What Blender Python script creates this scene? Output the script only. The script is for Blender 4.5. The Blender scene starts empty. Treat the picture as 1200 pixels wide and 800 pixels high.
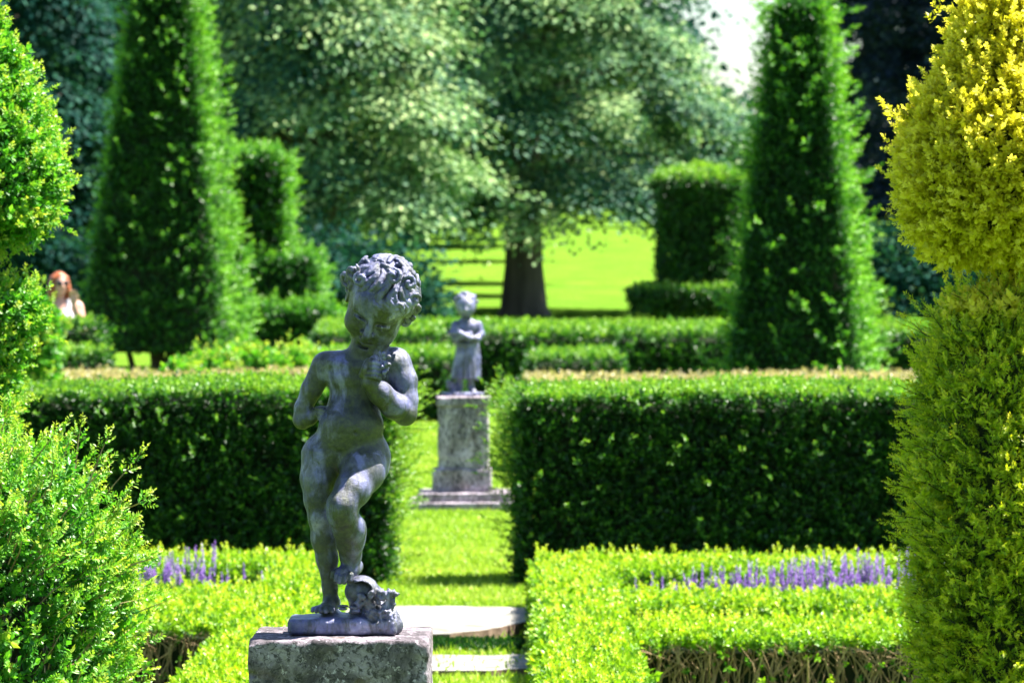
import bpy, bmesh, math, random
import numpy as np
from mathutils import Vector, Matrix

# ------------------------------------------------------------------ scene, camera, light
SC = bpy.context.scene
COL = SC.collection
F = 5117.0            # focal length in photo pixels (1200 wide)
CH = 1.75             # camera height
HZ = 330.0            # horizon row in the photo
UP = np.array([0., 0., 1.])
rad = math.radians

def px(x, y, d):      # photo pixel + distance -> world point
    return np.array([(x - 600) / F * d, d, CH - (y - HZ) / F * d])
def pxx(x, d): return (x - 600) / F * d
def pzz(y, d): return CH - (y - HZ) / F * d

def gz(y):            # height of the ground
    y = np.asarray(y, float)
    a = np.clip(y - 35, 0, 65) * 0.0143
    b = np.clip(y - 100, 0, 150) * 0.0405
    return a + b
def gzf(y): return float(gz(y))

cam = bpy.data.cameras.new('camera'); camo = bpy.data.objects.new('camera', cam); COL.objects.link(camo)
cam.sensor_width = 36; cam.lens = F * 36 / 1200
camo.location = (0, 0, CH); camo.rotation_euler = (rad(90) - math.atan(70 / F), 0, 0)
cam.clip_start = .1; cam.clip_end = 5000
cam.dof.use_dof = True; cam.dof.focus_distance = 11.6; cam.dof.aperture_fstop = 9.5
SC.camera = camo

S = np.array([.45, .14, .88]); S = S / np.linalg.norm(S)
sun = bpy.data.lights.new('sun', 'SUN'); suno = bpy.data.objects.new('sun', sun); COL.objects.link(suno)
sun.energy = 5.0; sun.angle = rad(.53); sun.color = (1, .95, .86)
suno.rotation_euler = Vector(S).to_track_quat('Z', 'Y').to_euler(); suno.location = (20, 20, 40)
W = bpy.data.worlds.new('World'); SC.world = W; W.use_nodes = True
nt = W.node_tree; bg = nt.nodes['Background']
sky = nt.nodes.new('ShaderNodeTexSky'); sky.sky_type = 'NISHITA'; sky.sun_disc = False
sky.sun_elevation = math.asin(S[2]); sky.sun_rotation = math.atan2(S[0], S[1])
sky.air_density = 1.2; sky.dust_density = .6; sky.ozone_density = 3.0
nt.links.new(sky.outputs[0], bg.inputs[0]); bg.inputs[1].default_value = .05
vs = SC.view_settings
vs.view_transform = 'Standard'; vs.look = 'None'; vs.exposure = 2.3; vs.gamma = 1; vs.use_curve_mapping = False
SC.render.engine = 'CYCLES'
cy = SC.cycles
cy.use_denoising = True; cy.max_bounces = 7; cy.diffuse_bounces = 3; cy.transmission_bounces = 5
cy.transparent_max_bounces = 4; cy.caustics_reflective = False; cy.caustics_refractive = False
cy.sample_clamp_indirect = 6

# ------------------------------------------------------------------ noise
def vnoise(P, freq, seed=0):
    P = np.asarray(P, float) * freq + seed * 17.31
    i = np.floor(P).astype(np.int64); f = P - i
    f = f * f * (3 - 2 * f)
    out = 0.
    for dx in (0, 1):
        for dy in (0, 1):
            for dz in (0, 1):
                h = ((i[..., 0] + dx) * 73856093) ^ ((i[..., 1] + dy) * 19349663) ^ ((i[..., 2] + dz) * 83492791)
                h = (h ^ (h >> 13)) * 1274126177
                h = ((h ^ (h >> 16)) & 0xffff) / 65535.
                w = (f[..., 0] if dx else 1 - f[..., 0]) * (f[..., 1] if dy else 1 - f[..., 1]) * (f[..., 2] if dz else 1 - f[..., 2])
                out = out + h * w
    return out * 2 - 1

# ------------------------------------------------------------------ materials
def new_mat(name):
    m = bpy.data.materials.new(name); m.use_nodes = True
    n = m.node_tree; p = n.nodes['Principled BSDF']
    return m, n, p
def ramp(n, src, stops, interp='LINEAR'):
    r = n.nodes.new('ShaderNodeValToRGB'); r.color_ramp.interpolation = interp
    e = r.color_ramp.elements
    while len(e) > 1: e.remove(e[-1])
    e[0].position = stops[0][0]; e[0].color = (*stops[0][1], 1)
    for p, c in stops[1:]:
        k = e.new(p); k.color = (*c, 1)
    n.links.new(src, r.inputs[0]); return r.outputs[0]
def noise(n, vec, scale, detail=4, rough=.55, dist=0):
    t = n.nodes.new('ShaderNodeTexNoise'); t.inputs['Scale'].default_value = scale
    t.inputs['Detail'].default_value = detail; t.inputs['Roughness'].default_value = rough
    t.inputs['Distortion'].default_value = dist
    if vec is not None: n.links.new(vec, t.inputs['Vector'])
    return t.outputs[0]
def mapping(n, scale=(1, 1, 1), loc=(0, 0, 0)):
    c = n.nodes.new('ShaderNodeTexCoord'); m = n.nodes.new('ShaderNodeMapping')
    m.inputs['Scale'].default_value = scale; m.inputs['Location'].default_value = loc
    n.links.new(c.outputs['Object'], m.inputs[0]); return m.outputs[0]
def mixc(n, fac, a, b, mode='MIX'):
    m = n.nodes.new('ShaderNodeMix'); m.data_type = 'RGBA'; m.blend_type = mode
    for s, v in ((m.inputs[0], fac), (m.inputs[6], a), (m.inputs[7], b)):
        if isinstance(v, (int, float)): s.default_value = v
        elif isinstance(v, tuple): s.default_value = (*v, 1)
        else: n.links.new(v, s)
    return m.outputs[2]
def bump(n, p, h, strength, dist=.01):
    b = n.nodes.new('ShaderNodeBump'); b.inputs['Strength'].default_value = strength; b.inputs['Distance'].default_value = dist
    n.links.new(h, b.inputs['Height']); n.links.new(b.outputs[0], p.inputs['Normal'])

def leaf_mat(name, stops, trans=.38, rough=.42, spec=.45, tboost=(1.25, 1.3, .6)):
    m, n, p = new_mat(name)
    a = n.nodes.new('ShaderNodeAttribute'); a.attribute_name = 'tint'
    c = ramp(n, a.outputs['Fac'], stops)
    n.links.new(c, p.inputs['Base Color'])
    p.inputs['Roughness'].default_value = rough
    p.inputs['Specular IOR Level'].default_value = spec
    t = n.nodes.new('ShaderNodeBsdfTranslucent')
    n.links.new(mixc(n, 1.0, c, tboost, 'MULTIPLY'), t.inputs[0])
    mx = n.nodes.new('ShaderNodeMixShader'); mx.inputs[0].default_value = trans
    n.links.new(p.outputs[0], mx.inputs[1]); n.links.new(t.outputs[0], mx.inputs[2])
    n.links.new(mx.outputs[0], n.nodes['Material Output'].inputs[0])
    return m
def plain(name, stops, scale=8, rough=.85, bmp=.4, detail=6, stretch=(1, 1, 1), bd=.01, spec=.3):
    m, n, p = new_mat(name)
    v = mapping(n, stretch)
    f = noise(n, v, scale, detail)
    n.links.new(ramp(n, f, stops), p.inputs['Base Color'])
    p.inputs['Roughness'].default_value = rough; p.inputs['Specular IOR Level'].default_value = spec
    bump(n, p, noise(n, v, scale * 3, 6), bmp, bd)
    return m

M = {}
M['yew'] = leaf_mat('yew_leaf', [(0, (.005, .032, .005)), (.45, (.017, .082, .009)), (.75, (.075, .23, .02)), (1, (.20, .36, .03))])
M['yew_cone'] = leaf_mat('yew_cone_leaf', [(0, (.006, .04, .007)), (.42, (.018, .095, .010)), (.72, (.07, .24, .02)), (1, (.19, .42, .03))])
M['brown_top'] = leaf_mat('clipped_tip_leaf', [(0, (.03, .09, .012)), (.4, (.09, .17, .025)), (.6, (.30, .29, .12)), (1, (.48, .41, .25))])
M['lime'] = leaf_mat('box_leaf', [(0, (.035, .13, .012)), (.35, (.12, .28, .012)), (.7, (.27, .45, .015)), (1, (.46, .54, .03))], trans=.34)
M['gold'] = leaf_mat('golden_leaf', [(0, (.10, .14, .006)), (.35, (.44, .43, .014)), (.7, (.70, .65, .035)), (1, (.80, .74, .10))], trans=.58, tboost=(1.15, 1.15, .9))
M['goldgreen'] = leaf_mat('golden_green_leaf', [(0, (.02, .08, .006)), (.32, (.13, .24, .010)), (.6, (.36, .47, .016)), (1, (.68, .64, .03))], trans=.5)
M['bush'] = leaf_mat('shrub_leaf', [(0, (.010, .08, .012)), (.35, (.04, .20, .016)), (.65, (.12, .36, .025)), (1, (.38, .46, .06))], trans=.42)
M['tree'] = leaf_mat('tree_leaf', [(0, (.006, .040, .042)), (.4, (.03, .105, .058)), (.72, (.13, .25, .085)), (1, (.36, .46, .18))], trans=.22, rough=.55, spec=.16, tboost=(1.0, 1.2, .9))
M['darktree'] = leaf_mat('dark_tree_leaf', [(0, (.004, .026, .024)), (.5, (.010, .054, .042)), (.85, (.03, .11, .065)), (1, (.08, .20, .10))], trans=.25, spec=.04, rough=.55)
M['conifer'] = leaf_mat('conifer_needle', [(0, (.005, .014, .026)), (.6, (.011, .028, .045)), (.9, (.04, .075, .08)), (1, (.09, .14, .13))], trans=.15, spec=.15, rough=.6)
M['lavleaf'] = leaf_mat('lavender_leaf', [(0, (.03, .09, .03)), (1, (.12, .22, .09))])
M['lavender'] = leaf_mat('lavender_flower', [(0, (.14, .07, .27)), (.5, (.28, .15, .47)), (1, (.47, .33, .66))], tboost=(1.1, .9, 1.2))
M['grass'] = leaf_mat('grass_blade', [(0, (.13, .26, .016)), (.5, (.29, .45, .03)), (1, (.50, .57, .12))], trans=.35, rough=.5)
M['core'] = plain('twig_core', [(.3, (.010, .018, .006)), (.7, (.022, .03, .012))], 14)
M['stem'] = plain('box_stem', [(.3, (.2, .12, .06)), (.7, (.5, .36, .2))], 25, stretch=(1, 1, .3))
M['bark'] = plain('bark', [(.3, (.035, .03, .028)), (.7, (.12, .10, .085))], 3, stretch=(1, 1, .2), bmp=.8, bd=.05)
M['rock'] = plain('pale_path_stone', [(.3, (.09, .095, .07)), (.47, (.20, .19, .17)), (.62, (.26, .25, .23)), (.78, (.34, .33, .31))], 7, bmp=.8, detail=10)
M['earth'] = plain('earth_edge', [(.3, (.10, .065, .045)), (.7, (.22, .15, .11))], 20)
M['skin'] = plain('skin', [(.3, (.55, .30, .23)), (.7, (.62, .36, .28))], 5, rough=.5, bmp=.05)
M['auburn'] = plain('auburn_hair', [(.3, (.20, .05, .018)), (.7, (.42, .13, .05))], 30, rough=.4, stretch=(1, 1, .1))
M['cloth'] = plain('pale_cloth', [(.3, (.62, .60, .66)), (.7, (.72, .7, .76))], 12, bmp=.2)
M['bluecloth'] = plain('blue_cloth', [(.3, (.12, .25, .5)), (.7, (.18, .33, .6))], 12, bmp=.2)
M['denim'] = plain('denim', [(.3, (.05, .07, .13)), (.7, (.08, .1, .18))], 40, bmp=.2)
M['dark'] = plain('dark_lens', [(.3, (.02, .02, .025)), (.7, (.03, .03, .035))], 10, rough=.2)

def lead_mat():
    m, n, p = new_mat('weathered_lead')
    v = mapping(n)
    big = noise(n, v, 7, 5, .6, .4)
    base = ramp(n, big, [(.34, (.022, .027, .085)), (.47, (.065, .075, .20)), (.57, (.15, .16, .32)), (.69, (.42, .41, .56))])
    vs_ = mapping(n, (1.6, 1.6, .35))
    st = noise(n, vs_, 11, 6, .65, .8)
    k = ramp(n, st, [(.48, (0, 0, 0)), (.57, (.92, .92, .92))])
    c = mixc(n, k, base, (.03, .037, .05))
    st2 = noise(n, mapping(n, (1.5, 1.5, .4), (3, 1, 2)), 8, 6, .6, .6)
    k2 = ramp(n, st2, [(.56, (0, 0, 0)), (.72, (.7, .7, .7))])
    c = mixc(n, k2, c, (.085, .085, .03))
    fine = noise(n, v, 60, 6, .75)
    c = mixc(n, ramp(n, fine, [(.35, (.0, .0, .0)), (.8, (.42, .42, .42))]), c, (.32, .30, .44))
    at = n.nodes.new('ShaderNodeAttribute'); at.attribute_name = 'tint'
    sm = n.nodes.new('ShaderNodeMath'); sm.operation = 'MULTIPLY_ADD'
    n.links.new(noise(n, mapping(n, (1.3, 1.3, .6)), 26, 6, .65, .5), sm.inputs[0]); sm.inputs[1].default_value = .9
    n.links.new(at.outputs['Fac'], sm.inputs[2])
    k3 = ramp(n, sm.outputs[0], [(.62, (0, 0, 0)), (.80, (.95, .95, .95))])
    c = mixc(n, k3, c, mixc(n, ramp(n, fine, [(.4, (0, 0, 0)), (.6, (1, 1, 1))]), (.012, .016, .014), (.045, .055, .022)))
    # creases mixed towards near black, masked by mesh pointiness
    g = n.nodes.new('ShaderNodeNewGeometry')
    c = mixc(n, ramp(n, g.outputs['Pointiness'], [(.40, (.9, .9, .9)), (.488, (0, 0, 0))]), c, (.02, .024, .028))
    n.links.new(c, p.inputs['Base Color'])
    p.inputs['Roughness'].default_value = .36; p.inputs['Specular IOR Level'].default_value = .65
    p.inputs['Metallic'].default_value = .12
    bump(n, p, noise(n, v, 55, 9, .78), .75, .007)
    return m
M['lead'] = lead_mat()
def lichen_mat(name, lo=.085, hi=.36, st=1.):
    m, n, p = new_mat(name)
    v = mapping(n, (1, 1, st))
    a = noise(n, v, 9, 8, .72, .6)
    c = ramp(n, a, [(.34, (lo * .45, lo * .42, lo * .44)), (.46, (lo * 1.3, lo * 1.22, lo * 1.2)), (.58, (hi * .7, hi * .66, hi * .68)), (.72, (hi, hi * .95, hi * .97))])
    s = noise(n, v, 55, 8, .78, .6)
    c = mixc(n, ramp(n, s, [(.50, (0, 0, 0)), (.56, (.9, .9, .9))]), c, (.035, .036, .034))
    s2 = noise(n, mapping(n, (1, 1, 1), (4, 2, 7)), 45, 8, .75, .5)
    c = mixc(n, ramp(n, s2, [(.57, (0, 0, 0)), (.63, (.85, .85, .85))]), c, (.5, .48, .48))
    s3 = noise(n, mapping(n, (1, 1, 1), (1, 8, 3)), 9, 5)
    c = mixc(n, ramp(n, s3, [(.6, (0, 0, 0)), (.75, (.6, .6, .6))]), c, (.16, .12, .065))
    c = mixc(n, 1.0, c, (1.0, .9, 1.02), 'MULTIPLY')
    n.links.new(c, p.inputs['Base Color']); p.inputs['Roughness'].default_value = .9
    p.inputs['Specular IOR Level'].default_value = .2
    bump(n, p, noise(n, v, 40, 9, .7), .7, .008)
    return m
M['lichen'] = lichen_mat('lichened_stone')
M['lichen2'] = lichen_mat('pale_weathered_stone', .20, .60, .4)

def lawn_mat():
    m, n, p = new_mat('lawn')
    v = mapping(n)
    a = noise(n, v, .9, 6, .65)
    c = ramp(n, a, [(.3, (.055, .13, .012)), (.5, (.105, .195, .018)), (.7, (.17, .255, .03))])
    w = noise(n, mapping(n, (1, .6, 1), (9, 4, 0)), .22, 7, .7)
    c = mixc(n, ramp(n, w, [(.42, (0, 0, 0)), (.62, (.75, .75, .75))]), c, (.07, .17, .016))
    b = noise(n, v, 45, 6, .7)
    c = mixc(n, ramp(n, b, [(.4, (.5, .5, .5)), (.62, (0, 0, 0))]), c, (.09, .19, .014))
    d = noise(n, mapping(n, (1, 1, 1), (5, 3, 0)), 6, 6, .7)
    c = mixc(n, ramp(n, d, [(.56, (0, 0, 0)), (.7, (.6, .6, .6))]), c, (.18, .25, .06))
    n.links.new(c, p.inputs['Base Color']); p.inputs['Roughness'].default_value = .9
    p.inputs['Specular IOR Level'].default_value = .0
    bump(n, p, b, .8, .04)
    return m
M['lawn'] = lawn_mat()

# ------------------------------------------------------------------ objects
def link(name, data=None, parent=None, loc=None):
    o = bpy.data.objects.new(name, data); COL.objects.link(o)
    if parent is not None: o.parent = parent
    if loc is not None: o.location = loc
    return o
def tag(o, label=None, cat=None, group=None, kind=None):
    if label: o['label'] = label
    if cat: o['category'] = cat
    if group: o['group'] = group
    if kind: o['kind'] = kind
    return o
def thing(name, label, cat, loc=(0, 0, 0), group=None):
    return tag(link(name, None, None, tuple(float(v) for v in loc)), label, cat, group)

class MB:
    """gathers quads and polygons from numpy arrays and links them as one mesh"""
    def __init__(s): s.V = []; s.Q = []; s.T = []; s.MI = []; s.n = 0; s.tri = []
    def quads(s, V, tint, mi=0):           # V (n*4,3) consecutive quads
        k = len(V) // 4
        s.V.append(V); s.Q.append(np.arange(s.n, s.n + 4 * k).reshape(-1, 4)); s.T.append(tint)
        s.MI.append(np.full(k, mi)); s.n += 4 * k
    def mesh(s, V, Q, mi=0, tint=.3):      # shared-vertex quads
        s.V.append(np.asarray(V, float)); s.Q.append(np.asarray(Q) + s.n); s.T.append(np.full(len(V), tint))
        s.MI.append(np.full(len(Q), mi)); s.n += len(V)
    def build(s, name, mats, parent=None, origin=(0, 0, 0), smooth=False):
        V = np.concatenate(s.V) - np.asarray(origin, float); Q = np.concatenate(s.Q); T = np.concatenate(s.T); MI = np.concatenate(s.MI)
        me = bpy.data.meshes.new(name)
        me.vertices.add(len(V)); me.vertices.foreach_set('co', V.astype(np.float32).ravel())
        me.loops.add(Q.size); me.loops.foreach_set('vertex_index', Q.astype(np.int32).ravel())
        me.polygons.add(len(Q)); me.polygons.foreach_set('loop_start', np.arange(0, Q.size, 4, dtype=np.int32))
        me.polygons.foreach_set('material_index', MI.astype(np.int32))
        me.polygons.foreach_set('use_smooth', np.full(len(Q), smooth))
        a = me.attributes.new('tint', 'FLOAT', 'POINT'); a.data.foreach_set('value', T.astype(np.float32))
        for m in mats: me.materials.append(m)
        me.update(); me.validate()
        o = link(name, me, parent)
        if parent is None: o.location = tuple(float(v) for v in origin)
        return o
def pbuild(mb, name, mats, parent, smooth=False):    # part of a thing: relative to the thing's base
    return mb.build(name, mats, parent, origin=tuple(parent.location), smooth=smooth)

def unit(v): return v / np.maximum(np.linalg.norm(v, axis=-1, keepdims=True), 1e-9)

# sprig templates: (position along axis, angle round axis, angle from axis, length, width)
def tpl_spray(n, L, Wd, phi=55):
    t = []
    for i in range(n):
        for sgn in (0, math.pi):
            t.append((.08 + .85 * i / n, sgn, rad(phi), L * (1 - .35 * i / n), Wd))
    t.append((.9, 0, 0, L * .6, Wd)); return t
def tpl_round(n, L, Wd):
    t = []
    for i in range(n):
        t.append((.1 + .75 * i / n, i * 2.4, rad(75 - 45 * i / n), L, Wd))
    t.append((.8, 0, rad(10), L * .9, Wd)); return t
YEW = tpl_spray(7, .40, .10)
YEWBIG = tpl_spray(5, .42, .18)
YEWFAR = tpl_spray(3, .55, .24, 50)
ROUND = tpl_round(7, .50, .30)
ROUNDFAR = tpl_round(4, .62, .40)

def sprigs(mb, P, A, size, tpl, rng, tint, tipgain=.25, mi=0, jit=.25):
    n = len(P)
    if n == 0: return
    A = unit(A)
    R = rng.normal(size=(n, 3)); N = unit(np.cross(A, R)); Sd = np.cross(A, N)
    size = np.broadcast_to(size, (n,))[:, None]; tint = np.broadcast_to(tint, (n,))
    out = np.empty((n, len(tpl), 4, 3)); tt = np.empty((n, len(tpl), 4))
    for k, (t, th, ph, L, Wd) in enumerate(tpl):
        th_ = th + rng.normal(0, jit, (n, 1)); ph_ = ph + rng.normal(0, jit * .8, (n, 1))
        rd = np.cos(th_) * Sd + np.sin(th_) * N
        d = np.cos(ph_) * A + np.sin(ph_) * rd
        nn = unit(np.cross(d, np.cross(A + rng.normal(0, .35, (n, 3)), d)) + 1e-6)
        s = unit(np.cross(d, nn))
        L_ = L * size * (1 + rng.normal(0, .15, (n, 1))); W_ = Wd * size
        b = P + A * (t * size)
        mid = b + d * (L_ * .5)
        out[:, k, 0] = b; out[:, k, 1] = mid + s * W_ * .5 + nn * W_ * .15
        out[:, k, 2] = b + d * L_ ; out[:, k, 3] = mid - s * W_ * .5 + nn * W_ * .15
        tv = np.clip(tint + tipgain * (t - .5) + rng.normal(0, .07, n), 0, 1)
        tt[:, k, :] = tv[:, None]
    mb.quads(out.reshape(-1, 3), tt.reshape(-1), mi)

def patch_points(quads, dens, rng):          # quads: list of (4 corners, density factor)
    P = []; N = []
    for c, w in quads:
        c = np.asarray(c, float)
        nrm = np.cross(c[1] - c[0], c[3] - c[0]); 
        ar = .5 * np.linalg.norm(np.cross(c[2] - c[0], c[3] - c[1]))
        k = int(ar * dens * w)
        if k <= 0: continue
        u = rng.random(k)[:, None]; v = rng.random(k)[:, None]
        P.append(c[0] * (1 - u) * (1 - v) + c[1] * u * (1 - v) + c[2] * u * v + c[3] * (1 - u) * v)
        N.append(np.broadcast_to(nrm / np.linalg.norm(nrm), (k, 3)))
    return np.concatenate(P), np.concatenate(N)

def frustum(x0, x1, y0, y1, z0, z1, tx=0, ty=0, back=.5, rot=0, tilt=0):
    """outward quads of a box tapering towards the top"""
    c = np.array([[x0, y0, z0], [x1, y0, z0], [x1, y1, z0], [x0, y1, z0],
                  [x0 + tx, y0 + ty, z1], [x1 - tx, y0 + ty, z1], [x1 - tx, y1 - ty, z1 + tilt], [x0 + tx, y1 - ty, z1 + tilt]])
    if rot:
        m = np.array([(x0 + x1) / 2, (y0 + y1) / 2, 0]); a = rad(rot)
        R = np.array([[math.cos(a), -math.sin(a), 0], [math.sin(a), math.cos(a), 0], [0, 0, 1]])
        c = (c - m) @ R.T + m
    f = [((0, 1, 5, 4), 1), ((1, 2, 6, 5), 1), ((2, 3, 7, 6), back), ((3, 0, 4, 7), 1), ((4, 5, 6, 7), 1)]
    return [(c[list(i)], w) for i, w in f], c

def core_box(mb, c, inset, mi=1):
    m = c.mean(0); d = c - m
    s = np.sign(d); k = m + np.sign(d) * np.maximum(np.abs(d) - inset, .01)
    k[:4, 2] = c[:4, 2] + .03
    mb.mesh(k, [(0, 1, 5, 4), (1, 2, 6, 5), (2, 3, 7, 6), (3, 0, 4, 7), (4, 5, 6, 7), (3, 2, 1, 0)], mi)

def clothe(mb, P, N, rng, size, tpl, up=.35, jitter=.45, amp=.03, nf=6., tint=(.35, .16), depth=.03, seed=1, tipgain=.25, mi=0):
    """dress a surface in sprigs: bumpy, with depth, older leaf inside and new growth at the tips"""
    n = len(P)
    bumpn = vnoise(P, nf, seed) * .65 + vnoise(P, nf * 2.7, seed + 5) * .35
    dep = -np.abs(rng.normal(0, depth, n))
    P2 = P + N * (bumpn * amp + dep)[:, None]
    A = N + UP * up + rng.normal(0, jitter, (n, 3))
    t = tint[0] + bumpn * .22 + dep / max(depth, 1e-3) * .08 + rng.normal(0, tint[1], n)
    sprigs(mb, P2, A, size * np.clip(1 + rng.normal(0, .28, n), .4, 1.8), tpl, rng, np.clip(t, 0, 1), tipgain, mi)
    return P2

def shoots(mb, P, A, rng, length, nn, size, tpl, tint=.7, stem_mi=None, bend=.2):
    """longer twigs that stand out of a clipped surface, each bearing sprigs"""
    n = len(P); A = unit(A)
    L = length * (.5 + rng.random(n))
    bendv = rng.normal(0, bend, (n, 3)) + UP * bend * .5
    R = rng.normal(size=(n, 3)); side = unit(np.cross(A, R))
    pts = []
    for k in range(nn):
        t = (k + .6) / nn
        c = P + A * (L * t)[:, None] + bendv * (L * t * t)[:, None]
        s = side * (1 if k % 2 else -1)
        ax = A * (.75) + s * (.8 * (1 - .6 * t)) + bendv * t
        sprigs(mb, c, ax, size * (1.1 - .35 * t), tpl, rng, np.clip(tint + .25 * (t - .4) + rng.normal(0, .1, n), 0, 1))
        pts.append(c)
    tip = P + A * L[:, None] + bendv * L[:, None]
    sprigs(mb, tip, A + bendv, size * .8, tpl, rng, np.clip(tint + .2 + rng.normal(0, .1, n), 0, 1))
    if stem_mi is not None:
        b = P - A * .05; w = side * .0022
        st = np.stack([b - w, b + w, tip + w * .4, tip - w * .4], 1)
        mid = P + A * (L * .5)[:, None] + bendv * (L * .25)[:, None]
        s1 = np.stack([b - w, b + w, mid + w, mid - w], 1); s2 = np.stack([mid - w, mid + w, tip + w * .4, tip - w * .4], 1)
        mb.quads(np.concatenate([s1, s2]).reshape(-1, 3), np.full(n * 8, .3), stem_mi)

def tube(mb, pts, radii, seg=10, mi=0, wob=0., seed=0, cap=True):
    pts = np.asarray(pts, float); V = []; Q = []
    n = len(pts)
    for i in range(n):
        d = unit(pts[min(i + 1, n - 1)] - pts[max(i - 1, 0)])
        r = np.cross(d, [0.3, 1, .2]); r = unit(r); q = np.cross(d, r)
        for k in range(seg):
            a = 2 * math.pi * k / seg
            R = radii[i] * (1 + wob * math.sin(3 * a + seed + i * .7) + wob * .6 * math.sin(5 * a + seed * 2))
            V.append(pts[i] + (r * math.cos(a) + q * math.sin(a)) * R)
    for i in range(n - 1):
        for k in range(seg):
            Q.append((i * seg + k, i * seg + (k + 1) % seg, (i + 1) * seg + (k + 1) % seg, (i + 1) * seg + k))
    mb.mesh(V, Q, mi)

# ------------------------------------------------------------------ signed-distance sculpting
class SDF:
    def __init__(s, lo, hi, h):
        s.lo = np.array(lo, float); s.h = h
        s.n = np.ceil((np.array(hi) - s.lo) / h).astype(int) + 1
        s.f = np.full(s.n, 30., np.float32)
        s.ax = [s.lo[i] + h * np.arange(s.n[i]) for i in range(3)]
    def sl(s, lo, hi, m):
        r = []
        for i in range(3):
            a = int(max(0, math.floor((lo[i] - m - s.lo[i]) / s.h))); b = int(min(s.n[i], math.ceil((hi[i] + m - s.lo[i]) / s.h) + 1))
            if b <= a: return None, None
            r.append(slice(a, b))
        g = np.meshgrid(s.ax[0][r[0]], s.ax[1][r[1]], s.ax[2][r[2]], indexing='ij')
        return tuple(r), np.stack(g, -1)
    def put(s, fn, lo, hi, k, op='add'):
        r, P = s.sl(lo, hi, k + 2.5 * s.h)
        if r is None: return
        d = fn(P); f = s.f[r]
        if op == 'add':
            h = np.clip(.5 + .5 * (d - f) / k, 0, 1); s.f[r] = d * (1 - h) + f * h - k * h * (1 - h)
        else:
            d = -d; h = np.clip(.5 - .5 * (d - f) / k, 0, 1); s.f[r] = d * (1 - h) + f * h + k * h * (1 - h)
    def cap(s, a, b, ra, rb, k=5., op='add'):
        a = np.array(a, float); b = np.array(b, float); ba = b - a; L = max(ba @ ba, 1e-9); R = max(ra, rb)
        def fn(P):
            t = np.clip(((P - a) @ ba) / L, 0, 1)
            return np.linalg.norm(P - a - t[..., None] * ba, axis=-1) - (ra + (rb - ra) * t)
        s.put(fn, np.minimum(a, b) - R, np.maximum(a, b) + R, k, op)
    def chain(s, pts, rs, k=5., op='add'):
        for i in range(len(pts) - 1): s.cap(pts[i], pts[i + 1], rs[i], rs[i + 1], k, op)
    def ell(s, c, r, k=5., R=None, op='add'):
        c = np.array(c, float); r = np.array(r, float); m = r.max()
        def fn(P):
            q = P - c
            if R is not None: q = q @ R
            k0 = np.linalg.norm(q / r, axis=-1); k1 = np.linalg.norm(q / (r * r), axis=-1)
            return k0 * (k0 - 1) / np.maximum(k1, 1e-6)
        s.put(fn, c - m, c + m, k, op)
    def box(s, c, b, rd, k=3., nz=0., nf=.05, R=None, op='add'):
        c = np.array(c, float); b = np.array(b, float); m = np.linalg.norm(b) if R is not None else b
        def fn(P):
            p0 = P - c
            if R is not None: p0 = p0 @ R
            q = np.abs(p0) - (b - rd)
            d = np.linalg.norm(np.maximum(q, 0), axis=-1) + np.minimum(q.max(-1), 0) - rd
            if nz: d = d + nz * (vnoise(P, nf, 3) + .5 * vnoise(P, nf * 2.6, 4))
            return d
        s.put(fn, c - m - nz * 2, c + m + nz * 2, k, op)
    def mesh(s, name, scale, mat, parent=None, org=(0, 0, 0), tint=None):
        f = s.f; ins = f < 0
        n = s.n
        c = [ins[a:n[0] - 1 + a, b:n[1] - 1 + b, e:n[2] - 1 + e] for a in (0, 1) for b in (0, 1) for e in (0, 1)]
        cnt = sum(x.astype(np.int8) for x in c)
        act = (cnt > 0) & (cnt < 8)
        I = np.argwhere(act); idx = np.full(act.shape, -1, np.int64); idx[act] = np.arange(len(I))
        acc = np.zeros((len(I), 3)); w = np.zeros(len(I))
        cor = [(a, b, e) for a in (0, 1) for b in (0, 1) for e in (0, 1)]
        val = np.stack([f[I[:, 0] + a, I[:, 1] + b, I[:, 2] + e] for a, b, e in cor], 1).astype(float)
        for i in range(8):
            for j in range(i + 1, 8):
                if sum(abs(np.array(cor[i]) - np.array(cor[j]))) != 1: continue
                va, vb = val[:, i], val[:, j]; m = (va < 0) != (vb < 0)
                t = np.where(m, va / np.where(m, va - vb, 1), 0)
                p = np.array(cor[i]) + t[:, None] * (np.array(cor[j]) - np.array(cor[i]))
                acc += p * m[:, None]; w += m
        V = s.lo + s.h * (I + acc / w[:, None])
        Q = []
        for ax in range(3):
            u, v = (ax + 1) % 3, (ax + 2) % 3
            sl0 = [slice(None)] * 3; sl1 = [slice(None)] * 3
            sl0[ax] = slice(0, n[ax] - 1); sl1[ax] = slice(1, n[ax])
            A_ = ins[tuple(sl0)]; B_ = ins[tuple(sl1)]
            E = np.argwhere(A_ != B_)
            E = E[(E[:, u] > 0) & (E[:, v] > 0) & (E[:, u] < n[u] - 1) & (E[:, v] < n[v] - 1)]
            if len(E) == 0: continue
            def g(du, dv):
                q = E.copy(); q[:, u] -= du; q[:, v] -= dv; return idx[q[:, 0], q[:, 1], q[:, 2]]
            q = np.stack([g(1, 1), g(0, 1), g(0, 0), g(1, 0)], 1)
            fl = A_[E[:, 0], E[:, 1], E[:, 2]]
            q[~fl] = q[~fl][:, ::-1]; Q.append(q)
        Q = np.concatenate(Q); Q = Q[(Q >= 0).all(1)]
        mb = MB(); mb.mesh((V - np.array(org)) * scale, Q, 0, .18)
        if tint is not None: mb.T[-1] = tint(V)
        return mb.build(name, [mat] if not isinstance(mat, list) else mat, parent, (0, 0, 0), smooth=True)
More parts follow.
